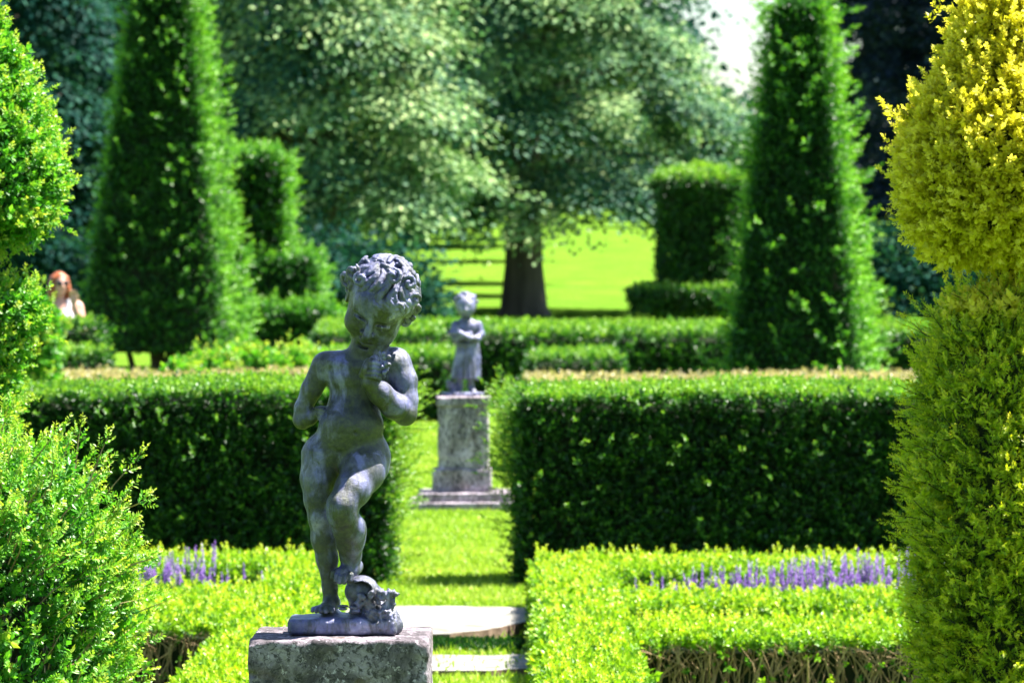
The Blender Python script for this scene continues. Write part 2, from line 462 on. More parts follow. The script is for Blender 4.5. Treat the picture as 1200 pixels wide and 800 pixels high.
# ------------------------------------------------------------------ ground
def build_ground():
    ys = np.concatenate([np.arange(-60, 10, 10), np.arange(10, 40, .5), np.arange(40, 260, 4), np.array([260, 300, 400, 700, 1200, 2500, 4000])])
    xs = np.concatenate([-np.array([3000, 1200, 500, 200, 100, 50]), np.arange(-30, -5, 5), np.arange(-5, 5.01, .5), np.arange(10, 31, 5), np.array([50, 100, 200, 500, 1200, 3000])])
    X, Y = np.meshgrid(xs, ys)
    P = np.stack([X, Y, np.zeros_like(X)], -1)
    Z = gz(Y) + vnoise(P, .5, 3) * .012 + vnoise(P, .03, 8) * .35 * np.clip((Y - 60) / 80, 0, 1)
    V = np.stack([X, Y, Z], -1).reshape(-1, 3); nx = len(xs); Q = []
    for j in range(len(ys) - 1):
        for i in range(nx - 1):
            a = j * nx + i; Q.append((a, a + 1, a + nx + 1, a + nx))
    mb = MB(); mb.mesh(V, Q)
    tag(mb.build('lawn', [M['lawn']], smooth=True), kind='structure')
    rng = np.random.default_rng(5)
    n = 260000
    d = 15 + 33 * rng.random(n) ** 1.5
    x = -1.3 + 1.9 * rng.random(n)
    sel = ~((x > -.95) & (x < .2) & (((d > 19.15) & (d < 20.3)) | ((d > 20.9) & (d < 22.9))))
    sel |= (rng.random(n) < .06)
    sel &= ~((x > -.85) & (x < .05) & (d > 33) & (d < 34.5))
    x = x[sel]; d = d[sel]; n = len(x)
    P = np.stack([x, d, gz(d) + .0], 1)
    A = unit(UP + rng.normal(0, .35, (n, 3)))
    L = (.022 + .03 * rng.random(n)); Wd = .0035 + .003 * rng.random(n)
    s = unit(np.cross(A, rng.normal(size=(n, 3))))
    mid = P + A * (L * .5)[:, None]
    bend = rng.normal(0, .2, (n, 3))
    V = np.stack([P, mid + s * Wd[:, None], P + A * L[:, None] + bend * L[:, None], mid - s * Wd[:, None]], 1)
    mb = MB(); t = np.clip(.5 + .3 * vnoise(P, 2.2, 2) + rng.normal(0, .18, n), 0, 1)
    mb.quads(V.reshape(-1, 3), np.repeat(t, 4))
    tag(mb.build('grass', [M['grass']]), 'short green grass blades of the lawn walk between hedges', 'grass', kind='stuff')

def slab(name, outline, z0, z1, seed):
    bm = bmesh.new(); rnd = random.Random(seed)
    pts = []
    k = len(outline)
    for i in range(k):
        a = Vector(outline[i]); b = Vector(outline[(i + 1) % k]); m = max(2, int((b - a).length / .08))
        for j in range(m):
            p = a.lerp(b, j / m); pts.append((p.x + rnd.uniform(-.012, .012), p.y + rnd.uniform(-.03, .03)))
    f = bm.faces.new([bm.verts.new((x, y, z1)) for x, y in pts])
    if f.normal.z < 0: f.normal_flip()
    r = bmesh.ops.extrude_face_region(bm, geom=[f])
    for v in r['geom']:
        if isinstance(v, bmesh.types.BMVert): v.co.z = z0
    bm.normal_update()
    for fc in bm.faces:
        if abs(fc.normal.z) < .5: fc.material_index = 1
    bmesh.ops.recalc_face_normals(bm, faces=bm.faces)
    me = bpy.data.meshes.new(name); bm.to_mesh(me); bm.free()
    me.materials.append(M['rock']); me.materials.append(M['earth'])
    return tag(link(name, me), kind='structure')

def build_paths():
    slab('stone_path', [(-.92, 23.0), (-.1, 22.85), (.16, 22.75), (.17, 22.1), (-.12, 21.35), (-.3, 21.1), (-.92, 21.1)], -.05, .05, 1)
    slab('stone_path', [(-.92, 20.15), (.13, 20.25), (.13, 19.6), (-.1, 19.4), (-.92, 19.35)], -.05, .022, 2)
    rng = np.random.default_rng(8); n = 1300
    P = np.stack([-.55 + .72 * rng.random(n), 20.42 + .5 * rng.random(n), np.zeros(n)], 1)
    mb = MB(); sprigs(mb, P, UP + rng.normal(0, .5, (n, 3)), .05, ROUND, rng, .1 + .2 * rng.random(n))  # dark leaves laid in to stand for the shadow between the slabs
    tag(mb.build('shade_strip', [M['yew']]), 'dark leafy strip added as the shade between the two pale stone slabs', 'added shade strip', kind='stuff')

# ------------------------------------------------------------------ clipped hedges
def hedge(name, label, cat, x0, x1, y0, y1, z1, mat, seed, dens=1500, size=.065, tpl=YEWFAR, group=None, amp=.03,
          wisps=0, wl=.12, top=None, tint=(.36, .15), inset=.07, tilt=0, fringe=True, depth=.03):
    rng = np.random.default_rng(seed)
    z0 = gzf((y0 + y1) / 2)
    q, c = frustum(x0, x1, y0, y1, z0, z1, .02, .02, .35, tilt=tilt)
    mb = MB(); core_box(mb, c, inset, 1)
    side = q[:4]; topq = q[4:]
    P, N = patch_points(side, dens, rng)
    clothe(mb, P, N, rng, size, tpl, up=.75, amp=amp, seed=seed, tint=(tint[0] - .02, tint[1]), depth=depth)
    def wave(P): P = P.copy(); P[:, 2] += (P[:, 2] - z0) / (z1 - z0) * .03 * vnoise(P * [1, .3, 0], 1.1, seed); P[:, 1] += .03 * vnoise(P, .9, seed + 3); return P
    P, N = patch_points(topq, dens * 1.15, rng); P = wave(P)
    clothe(mb, P, N, rng, size * .9, tpl, up=.1, amp=amp * .55, seed=seed, tint=(tint[0] + .46, tint[1]), depth=depth * .5, mi=2 if top else 0)  # paler top leaves: the sunlit sheen is put into their tint
    if wisps:
        P, N = patch_points([(side[1][0], 2.0), (side[3][0], 1.1)], 420, rng); k = rng.random(len(P)) < np.clip((P[:, 2] - z0) / (z1 - z0), .12, 1) ** 1.6
        P, N = P[k], N[k]
        shoots(mb, P, N + UP * .45 + rng.normal(0, .3, P.shape), rng, .15, 4, size * .9, tpl, tint=np.where(N[:, 0] > 0, .92, .78), stem_mi=1)  # end shoots tinted yellower, backlight put into the leaf colour
        P, N = patch_points([(x, w) for x, w in side if True], wisps, rng)
        keep = rng.random(len(P)) < np.clip(.25 + 1.0 * (P[:, 2] - z0) / (z1 - z0), 0, 1)
        P, N = P[keep], N[keep]
        shoots(mb, P, N + UP * .35 + rng.normal(0, .3, P.shape), rng, wl, 3, size * .9, tpl, tint=.62, stem_mi=1)
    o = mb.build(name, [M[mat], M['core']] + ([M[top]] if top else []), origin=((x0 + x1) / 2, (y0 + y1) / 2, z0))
    return tag(o, label, cat, group)

def build_hedges():
    # the two tall hedges either side of the grass walk
    hedge('yew_hedge', 'tall dark yew hedge right of the grass walk, above the right lavender bed', 'hedge', .06, 4.3, 24.9, 25.75, 1.075, 'yew', 11, tilt=.05,
          dens=3200, size=.056, wisps=34, wl=.11, amp=.035, tint=(.40, .15))
    hedge('yew_hedge', 'tall dark yew hedge left of the grass walk, behind the foreground statue', 'hedge', -4.2, -.74, 24.9, 25.75, 1.09, 'yew', 12, tilt=.05,
          dens=3200, size=.056, wisps=34, wl=.11, amp=.035, tint=(.40, .15))
    # second row with coppery clipped tops
    hedge('yew_hedge', 'hedge with coppery clipped top showing over the tall right hedge', 'hedge', .10, 6.0, 38.6, 39.6, pzz(441, 38.6) - .072,  'yew', 13,
          dens=1000, size=.075, tilt=.035, top='brown_top', amp=.02, tint=(.34, .15))
    hedge('yew_hedge', 'hedge with yellowish clipped top showing over the tall left hedge', 'hedge', -6.0, -1.32, 38.6, 39.6, pzz(439, 38.6) - .072,  'yew', 14,
          dens=1000, size=.075, tilt=.035, top='brown_top', amp=.02, tint=(.34, .15))
    # lower hedges behind the second statue
    hedge('yew_hedge', 'low dark hedge end between the two statues with a lit lime top', 'hedge', -2.1, -.62, 48.5, 50.6, pzz(413, 48.5) - .10, 'yew', 15,
          dens=600, size=.1, amp=.02, tilt=.06, tint=(.38, .15))
    hedge('yew_hedge', 'short low hedge right of the second statue with a lit lime green top', 'hedge', .22, 1.2, 48.5, 50.3, pzz(413, 48.5) - .10, 'yew', 16,
          dens=600, size=.1, amp=.02, tilt=.05, tint=(.38, .15))
    hedge('yew_hedge', 'long straight hedge crossing behind the second statue below the big trunk', 'hedge', -2.35, 6.4, 52.4, 55.4, pzz(384, 52.4) - .10, 'yew', 17,
          dens=520, size=.11, amp=.02, tilt=.07, tint=(.42, .15))
    hedge('yew_hedge', 'small hedge at the far left that hides the woman below her chest', 'hedge', pxx(-40, 41.5), pxx(112, 41.5), 41.5, 42.4, pzz(374, 41.5) - .07, 'yew', 18,
          dens=700, size=.09, amp=.02, tint=(.42, .15))
    hedge('yew_hedge', 'knee high hedge in front of the left clipped pyramid', 'hedge', pxx(10, 40), pxx(120, 40), 39.9, 40.7, pzz(408, 40) - .07, 'yew', 19,
          dens=700, size=.09, amp=.02, tint=(.46, .15))

# ------------------------------------------------------------------ box parterre
def parterre(label, runs, open_faces, seed, h, loc):
    """runs: boxes x0,x1,y0,y1 that touch and make one clipped hedge; open_faces: faces whose bare stems show"""
    rng = np.random.default_rng(seed); t = thing('box_hedge', label, 'hedge', loc)
    mb = MB()
    for ri, (x0, x1, y0, y1) in enumerate(runs):
        q, c = frustum(x0, x1, y0, y1, 0, h, .01, .01, .8)
        openf = ri in open_faces
        c2 = c.copy()
        if openf: c2[[0, 1, 4, 5], 1] += .10
        core_box(mb, c2, .05, 1)
        for fi, (cc, w) in enumerate(q):
            P, N = patch_points([(cc, w)], 3600 if fi == 4 else 2900, rng)
            ins = np.zeros(len(P), bool)
            for rj, (a0, a1, b0, b1) in enumerate(runs):
                if rj != ri: ins |= (P[:, 0] > a0 + .01) & (P[:, 0] < a1 - .01) & (P[:, 1] > b0 + .01) & (P[:, 1] < b1 - .01)
            if openf and fi == 0:
                edge = h * (1.03 + .12 * vnoise(P * [1, 0, 0], 5, seed) + .10 * vnoise(P * [1, 0, 0], 19, seed))
                pr = np.clip((P[:, 2] - edge) / .05 + .5, .07, 1)
                ins |= rng.random(len(P)) > pr
            P, N = P[~ins], N[~ins]
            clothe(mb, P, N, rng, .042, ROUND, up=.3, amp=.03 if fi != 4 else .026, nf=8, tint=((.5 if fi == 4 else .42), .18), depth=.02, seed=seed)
            if fi == 4:
                k = rng.random(len(P)) < .035
                shoots(mb, P[k], UP + rng.normal(0, .25, (k.sum(), 3)), rng, .05, 2, .036, ROUND, tint=.75)
    pbuild(mb, 'foliage', [M['lime'], M['core']], t)
    sm = MB()
    for ri in open_faces:
        x0, x1, y0, y1 = runs[ri]
        n = int((x1 - x0) * 125)
        for i in range(n):
            x = x0 + (x1 - x0) * rng.random(); y = y0 + .02 + .10 * rng.random()
            p = np.array([x, y, -.01]); pts = [p]; d = np.array([rng.normal(0, .3), rng.normal(-.02, .15), 1.])
            for s in range(4):
                p = p + unit(d) * (h * .27); d = d + np.array([rng.normal(0, .16), rng.normal(0, .12), 0]); pts.append(p)
            r = .0022 + .0050 * rng.random() ** 3
            tube(sm, pts, [r, r * .9, r * .75, r * .6, r * .4], 5)
            if rng.random() < .6:
                b = pts[2]; tube(sm, [b, b + np.array([rng.normal(0, .05), -.02, .06]), b + np.array([rng.normal(0, .09), -.03, .13])], [r * .6, r * .5, r * .3], 4)
    pbuild(sm, 'stems', [M['stem']], t, True)

def build_parterre():
    H = .255
    parterre('clipped lime green box hedge at lower right, bare brown stems along its front',
             [(.13, .49, 14.6, 23.3), (.45, 3.9, 18.0, 18.95), (.45, 3.9, 19.8, 20.6), (.45, 3.9, 22.2, 23.3)], [1], 21, H, (2, 20, 0))
    parterre('clipped lime green box hedge at lower left beside the foreground pedestal',
             [(-1.22, -.9, 13.2, 23.3), (-3.6, -1.2, 18.7, 20.9), (-3.6, -1.2, 22.6, 23.5)], [1], 22, H, (-2, 20, 0))
    spots = []
    rng = np.random.default_rng(33)
    for xx, yy, k, hh in [(1040, 21.2, 1.25, .41), (1000, 21.35, 1.2, .40), (962, 21.15, 1.1, .37), (925, 21.3, 1.05, .38), (885, 21.2, .7, .33), (850, 21.3, .7, .33), (822, 21.2, .45, .30), (778, 21.25, .22, .29)]:
        spots.append((xx, yy, k, hh, 'lavender plant with violet spikes in the right box bed', 'lavender in the right bed'))
    for xx, yy, k, hh in [(180, 21.5, .8, .33), (212, 21.6, 1.0, .42), (240, 21.5, .5, .35)]:
        spots.append((xx, yy, k, hh, 'lavender plant with violet spikes in the left box bed', 'lavender in the left bed'))
    spec = {778: 'sparse lavender plant at the near left end of the right bed', 1040: 'fullest violet lavender plant beside the golden topiary',
            212: 'tallest lavender plant of the left bed', 240: 'small lavender plant nearest the statue in the left bed', 180: 'lavender plant at the outer end of the left bed beside the big shrub',
            822: 'thin lavender plant second from the inner end of the right bed'}
    for xx, yy, k, hh, lab, grp in spots:
        x = pxx(xx, yy); t = thing('lavender_plant', spec.get(xx, lab), 'lavender', (x, yy, 0), grp)
        mb = MB(); n = int(90 * max(k, .5))
        P = np.stack([x + rng.normal(0, .06, n), yy + rng.normal(0, .07, n), .05 + .15 * rng.random(n)], 1)
        sprigs(mb, P, UP + rng.normal(0, .5, (n, 3)), .09, tpl_spray(4, .6, .08, 30), rng, rng.random(n))
        n = int(38 * k) + 3
        B = np.stack([x + rng.normal(0, .10, n), yy + rng.normal(0, .08, n), np.full(n, .1)], 1)
        T = np.stack([B[:, 0] + rng.normal(0, .045, n), B[:, 1] + rng.normal(0, .04, n), hh * .95 * (.62 + .40 * rng.random(n) ** 1.2)], 1)
        w = np.array([.0015, 0, 0])
        mb.quads(np.stack([B - w, B + w, T + w, T - w], 1).reshape(-1, 3), np.full(n * 4, .5))
        pbuild(mb, 'foliage', [M['lavleaf']], t)
        fl = MB()
        for i in range(7):
            sprigs(fl, T + UP * (.014 * (i - 3)), UP + rng.normal(0, .15, (n, 3)), .024 * (1 - .07 * i), tpl_round(5, .6, .42), rng, np.clip(.5 + rng.normal(0, .25, n), 0, 1))
        pbuild(fl, 'flower_spikes', [M['lavender']], t)

# ------------------------------------------------------------------ topiary
def revolve_points(prof, cx, cy, dens, rng, sq=0.):
    """random points on a turned shape; prof = [(z, r)...] from the bottom up"""
    prof = np.asarray(prof, float); P = []; N = []
    for (z0, r0), (z1, r1) in zip(prof[:-1], prof[1:]):
        L = math.hypot(z1 - z0, r1 - r0); ar = math.pi * (r0 + r1) * L; k = int(ar * dens)
        u = rng.random(k); a = rng.random(k) * 2 * math.pi
        r = r0 + (r1 - r0) * u; z = z0 + (z1 - z0) * u
        nz_, nr = -(r1 - r0) / L, (z1 - z0) / L
        if nr < 0 and z1 == z0: nr = 0
        e = 1 + sq * np.abs(np.sin(2 * a)) ** 1.5
        P.append(np.stack([cx + r * e * np.cos(a), cy + r * e * np.sin(a), z], 1))
        N.append(np.stack([nr * np.cos(a), nr * np.sin(a), np.full(k, nz_)], 1))
    return np.concatenate(P), np.concatenate(N)
def core_rev(mb, prof, cx, cy, inset, mi=1, seg=20):
    V = []; Q = []
    prof = [(z, max(r - inset, .01)) for z, r in prof]
    for z, r in prof:
        for k in range(seg):
            a = 2 * math.pi * k / seg; V.append((cx + r * math.cos(a), cy + r * math.sin(a), z))
    for i in range(len(prof) - 1):
        for k in range(seg): Q.append((i * seg + k, i * seg + (k + 1) % seg, (i + 1) * seg + (k + 1) % seg, (i + 1) * seg + k))
    mb.mesh(V, Q, mi)

def build_topiary():
    # two tall clipped pyramids
    for lab, d, xl, xr, ytop, ybase, tx, seed, rot in (
            ('tall clipped yew pyramid left of the statue, its dark stems showing below', 60, 104, 275, -190, 416, .93, 41, -9),
            ('tall clipped yew pyramid at right in front of the tiered topiary', 45, 868, 1022, 4, 446, .47, 42, -10)):
        rng = np.random.default_rng(seed)
        x0, x1 = pxx(xl, d), pxx(xr, d); z0, z1 = pzz(ybase, d), pzz(ytop, d); g = gzf(d + 1)
        t = thing('yew_pyramid', lab, 'topiary', ((x0 + x1) / 2, d + 1.1, g))
        k = d / 60
        q, c = frustum(x0, x1, d, d + 2.2 * k, z0, z1, tx, tx, .4, rot=rot)
        mb = MB(); core_box(mb, c, .14, 1)
        P, N = patch_points(q, 1000 / k ** 2, rng)
        clothe(mb, P, N, rng, .096 * k, YEWFAR, amp=.045, nf=2.5, up=.75, tint=(np.where(np.abs(N[:, 0]) > .7, .58, .33), .16), depth=.07, seed=seed)  # side faces brighter: sunlit rims put into the leaf tint
        P, N = patch_points(q, 14, rng)
        shoots(mb, P, N + UP * .25 + rng.normal(0, .25, P.shape), rng, .2, 3, .12, YEWFAR, tint=.62)
        P, N = patch_points([q[1], q[3]], 42, rng)
        shoots(mb, P, N + UP * .15 + rng.normal(0, .22, P.shape), rng, .12, 3, .10, YEWFAR, tint=.88)
        P, N = patch_points([q[4]], 60, rng)
        shoots(mb, P, N + rng.normal(0, .4, P.shape), rng, .22, 3, .12, YEWFAR, tint=.66)
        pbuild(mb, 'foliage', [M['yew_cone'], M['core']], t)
        st = MB(); cx = (x0 + x1) / 2
        for dx, dy, r in ((-.14, .2, .11), (.16, -.1, .14), (.02, .4, .1), (.42, .1, .05), (-.45, 0, .045)):
            tube(st, [(cx + dx, d + 1.1 + dy, g - .1), (cx + dx * 1.1, d + 1.1 + dy, (g + z0) / 2), (cx + dx * 1.5, d + 1.1 + dy, z0 + .5)], [r * 1.2, r, r * .9], 9)
        pbuild(st, 'stems', [M['bark']], t, True)
    # stepped block topiary behind the left pyramid
    rng = np.random.default_rng(43); d = 66; g = gzf(d)
    t = thing('stepped_topiary', 'stepped clipped yew of three blocks just right of the left pyramid', 'topiary', (pxx(300, d), d + 1, g))
    mb = MB()
    for xl, xr, yt, yb, dd in ((250, 329, 186, 320, d), (285, 368, 306, 372, d - .3), (288, 388, 366, 425, d - 1.2)):
        q, c = frustum(pxx(xl, dd), pxx(xr, dd), dd, dd + 1.4, max(pzz(yb, dd), g - .02), pzz(yt, dd), .03, .03, .4)
        core_box(mb, c, .12, 1)
        P, N = patch_points(q, 520, rng)
        clothe(mb, P, N, rng, .13, YEWFAR, amp=.05, nf=2.5, tint=(np.where((np.abs(N[:, 0]) > .7) | (N[:, 2] > .7), .66, .36), .16), depth=.05, seed=43, up=.7)  # tops and sides lighter: the lit edges are painted by tint
        P, N = patch_points([q[1], q[4]], 55, rng)
        shoots(mb, P, N + UP * .3 + rng.normal(0, .3, P.shape), rng, .15, 3, .12, YEWFAR, tint=.66)
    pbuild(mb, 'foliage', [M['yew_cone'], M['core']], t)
    # tiered dark topiary in the tree's shade
    rng = np.random.default_rng(44); d = 76; g = gzf(d); cx = pxx(824, d); cy = d + 1
    t = thing('tiered_topiary', 'dark tiered topiary with a broad flat drum under the big tree', 'topiary', (cx, cy, g))
    mb = MB(); k = d / F
    prof1 = [(pzz(337, d), .3), (pzz(335, d), 47 * k), (pzz(228, d), 47 * k), (pzz(214, d), 57 * k), (pzz(204, d), 45 * k), (pzz(200, d), .02)]
    prof2 = [(pzz(364, d), .2), (pzz(360, d), 78 * k), (pzz(342, d), 82 * k), (pzz(338, d), .2)]
    prof3 = [(g, 42 * k), (pzz(375, d), 55 * k), (pzz(360, d), 30 * k)]
    for pr, mi in ((prof1, 0), (prof2, 0), (prof3, 0)):
        core_rev(mb, pr, cx, cy, .14)
        P, N = revolve_points(pr, cx, cy, 560, rng)
        clothe(mb, P, N, rng, .13, YEWFAR, amp=.05, nf=2.5, tint=(np.where(N[:, 2] > .45, .85, .28), .13), depth=.05, seed=44, up=.6)  # upward leaves paler: a lit top given by colour
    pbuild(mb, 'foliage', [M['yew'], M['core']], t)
    tr = MB(); tube(tr, [(cx, cy, g - .1), (cx, cy, pzz(300, d))], [.16, .12], 9); pbuild(tr, 'trunk', [M['bark']], t, True)

    # left edge: bright green topiary, an egg over a drum
    rng = np.random.default_rng(45); d = 15.5; k = d / F; cx = pxx(-62, d); cy = d + .4
    t = thing('egg_topiary', 'bright green topiary at the left edge, egg shape on a lower drum', 'topiary', (cx, cy, 0))
    tr = MB(); tube(tr, [(cx, cy, -.05), (cx, cy, .9), (cx, cy, 2.0)], [.07, .06, .05], 9); pbuild(tr, 'trunk', [M['bark']], t, True)
    mb = MB()
    egg = [(pzz(y, d), r * k) for y, r in ((284, 18), (278, 60), (264, 92), (240, 112), (212, 114), (175, 107), (135, 92), (95, 78), (60, 58), (20, 38), (-20, 22), (-40, 4))]
    drum = [(.0, 58 * k)] + [(pzz(y, d), r * k) for y, r in ((560, 56), (430, 58), (390, 78), (362, 92), (350, 78), (342, 50), (340, 5))]
    for pr in (egg, drum):
        core_rev(mb, pr, cx, cy, .09)
        P, N = revolve_points(pr, cx, cy, 3400, rng)
        P2 = clothe(mb, P, N, rng, .045, ROUND, up=.5, amp=.045, nf=7, tint=(.5, .17), depth=.035, seed=45)
        s = rng.random(len(P)) < .10
        shoots(mb, P[s], N[s] + UP * .7 + rng.normal(0, .3, (s.sum(), 3)), rng, .06, 3, .04, ROUND, tint=.66)
    pbuild(mb, 'foliage', [M['bush'], M['core']], t)

    # right edge: golden topiary
    rng = np.random.default_rng(46); d = 14.2; k = d / F; cx = pxx(1204, d); cy = d + .45
    t = thing('golden_topiary', 'golden yew topiary at the right edge, yellow crown over a greener column', 'topiary', (cx, cy, 0))
    tr = MB(); tube(tr, [(cx, cy, -.05), (cx, cy, 1.), (cx, cy, 2.2)], [.08, .07, .05], 9); pbuild(tr, 'trunk', [M['bark']], t, True)
    mb = MB()
    egg = [(pzz(y, d), r * k) for y, r in ((302, 30), (297, 78), (284, 100), (258, 120), (220, 127), (170, 125), (130, 114), (95, 90), (60, 74), (20, 60), (-10, 46), (-36, 26), (-46, 3))]
    core_rev(mb, egg, cx, cy, .09)
    P, N = revolve_points(egg, cx, cy, 4600, rng)
    clothe(mb, P, N, rng, .042, ROUND, up=.55, amp=.035, nf=8, tint=(.58, .16), depth=.025, seed=46)
    s = rng.random(len(P)) < .09
    shoots(mb, P[s], N[s] + UP * .8 + rng.normal(0, .25, (s.sum(), 3)), rng, .05, 3, .038, ROUND, tint=.7)
    shoots(mb, np.array([[pxx(1108, d), cy - .05, pzz(22, d)], [pxx(1060, d), cy - .05, pzz(138, d)]]), np.array([[-.1, 0, 1], [-.5, 0, 1.]]), rng, .09, 4, .04, ROUND, tint=.7)
    pbuild(mb, 'crown', [M['gold'], M['core']], t)
    mb = MB()
    col = [(.0, 98 * k)] + [(pzz(y, d), r * k) for y, r in ((760, 103), (640, 108), (560, 106), (470, 102), (425, 97), (398, 88), (374, 74), (356, 54), (347, 5))]
    core_rev(mb, col, cx, cy, .10)
    P, N = revolve_points(col, cx, cy, 2700, rng)
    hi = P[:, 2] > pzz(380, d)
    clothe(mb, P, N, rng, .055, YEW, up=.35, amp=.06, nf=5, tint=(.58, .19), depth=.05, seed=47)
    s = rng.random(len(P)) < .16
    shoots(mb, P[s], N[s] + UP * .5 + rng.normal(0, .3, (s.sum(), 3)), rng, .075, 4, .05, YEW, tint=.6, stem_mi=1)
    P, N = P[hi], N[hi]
    clothe(mb, P + N * .02, N, rng, .045, ROUND, up=.5, amp=.03, nf=8, tint=(.95, .1), depth=.01, seed=46, mi=2)  # gold leaf over the column top stands in for sunlight there
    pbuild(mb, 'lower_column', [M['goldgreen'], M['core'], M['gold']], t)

    # loose foreground shrub
    rng = np.random.default_rng(47); d = 12.6; k = d / F; cx = pxx(-74, d); cy = d + .35
    mb = MB()
    pr = [(.0, 165 * k)] + [(pzz(y, d), r * k) for y, r in ((880, 182), (780, 180), (720, 175), (660, 168), (616, 156), (588, 136), (568, 108), (554, 76), (546, 40), (543, 4))]
    core_rev(mb, pr, cx, cy, .15)
    P, N = revolve_points(pr, cx, cy, 1300, rng)
    clothe(mb, P, N, rng, .07, YEWBIG, up=.5, amp=.08, nf=4.5, tint=(.42, .17), depth=.07, seed=48)
    P, N = revolve_points(pr, cx, cy, 620, rng)
    b = vnoise(P, 5, 48)
    P = P + N * (b * .06)[:, None]; s = rng.random(len(P)) < np.clip(.6 + b, 0, 1); P, N = P[s], N[s]
    dirn = N * .75 + UP * .75 + np.array([.25, 0, 0]) + rng.normal(0, .25, P.shape)
    shoots(mb, P, dirn, rng, .10, 4, .058, YEWBIG, tint=.62, stem_mi=2, bend=.15)
    ex = np.array([px(160, 592, d + .25), px(90, 530, d + .3), px(112, 545, d + .2), px(140, 560, d + .3), px(160, 660, d + .25), px(150, 705, d + .2)])
    shoots(mb, ex, np.array([[1., -.2, .35], [.1, 0, 1], [.4, -.1, 1], [.7, 0, .8], [1, 0, .3], [1, -.1, .2]]), rng, .07, 5, .048, YEWBIG, tint=.75, stem_mi=2, bend=.1)
    t = mb.build('loose_shrub', [M['bush'], M['core'], M['stem']], origin=(cx, cy, 0))
    tag(t, 'big loose green shrub with feathery shoots in the lower left foreground', 'shrub')

    # small bushes
    def bush(name, label, cx, cy, prof, mat, seed, dens, size, group=None, tint=(.55, .17)):
        rng = np.random.default_rng(seed); mb = MB()
        core_rev(mb, prof, cx, cy, .06)
        P, N = revolve_points(prof, cx, cy, dens, rng)
        clothe(mb, P, N, rng, size, ROUNDFAR, up=.5, amp=.07, nf=4, tint=tint, depth=.04, seed=seed)
        s = rng.random(len(P)) < .06
        shoots(mb, P[s], N[s] + UP * .8 + rng.normal(0, .3, (s.sum(), 3)), rng, .12, 3, size * .9, ROUNDFAR, tint=.7)
        o = mb.build(name, [M[mat], M['core']], origin=(cx, cy, prof[0][0])); return tag(o, label, 'shrub', group)
    d = 37; k = d / F; g = gzf(d)
    bush('round_shrub', 'narrow pale green bush in front of the woman at the far left', pxx(43, d), d + .3,
         [(g, 12 * k)] + [(pzz(y, d), r * k) for y, r in ((410, 18), (385, 18), (366, 13), (356, 7), (352, .5))], 'bush', 61, 1600, .07)
    d = 44; k = d / F; g = gzf(d)
    labs = {0: 'sprawling low green shrub under the left pyramid, nearest its stems', 5: 'low green shrub at the row end beside the statue shoulder'}
    for i, (x, r, yt) in enumerate([(212, 17, 408), (240, 20, 403), (272, 22, 401), (304, 22, 399), (335, 22, 400), (366, 22, 403)]):
        bush('low_shrub', labs.get(i, 'low green shrub in the row between left pyramid and statue'), pxx(x, d), d + (i % 3) * .25,
             [(g, r * .8 * k), (pzz(440, d), r * .9 * k), (pzz(yt + 24, d), r * .8 * k), (pzz(yt + 16, d), .05)], 'bush', 70 + i, 900, .085, 'low shrubs below the left pyramid', tint=(.66, .15))

# ------------------------------------------------------------------ trees
def leaf_cloud(mb, C, R, per, size, rng, flat=.42, tint=.45, droop=.25, mi=0, axis=None, tilt=.7):
    n = len(C); idx = np.repeat(np.arange(n), per)
    g = rng.normal(size=(len(idx), 3)) * .50
    up = np.broadcast_to(UP, (n, 3))
    if axis is not None:
        o = (C - axis) * [1, 1, 0]; o = o / np.maximum(np.linalg.norm(o, axis=1, keepdims=True), .5)
        up = unit(UP + o * tilt + rng.normal(0, .12, (n, 3)))
    u1 = unit(np.cross(up, [.3, 1, .1])); u2 = np.cross(up, u1)
    gg = g[:, :1] * u1[idx] + g[:, 1:2] * u2[idx] + g[:, 2:] * flat * up[idx]
    P = C[idx] + gg * R[idx][:, None]
    A = unit(unit(gg) - UP * droop + rng.normal(0, .4, P.shape))
    nn = unit(up[idx] + rng.normal(0, .42, P.shape)); s = unit(np.cross(A, nn)); nn = np.cross(s, A)
    L = (size * (.7 + .6 * rng.random(len(P))))[:, None]; Wd = L * .62
    mid = P + A * L * .45
    V = np.stack([P, mid + s * Wd * .5 + nn * L * .06, P + A * L, mid - s * Wd * .5 + nn * L * .06], 1)
    ct = rng.normal(0, .19, n)[idx]
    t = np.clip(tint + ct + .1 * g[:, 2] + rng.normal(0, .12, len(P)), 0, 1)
    mb.quads(V.reshape(-1, 3), np.repeat(t, 4), mi)

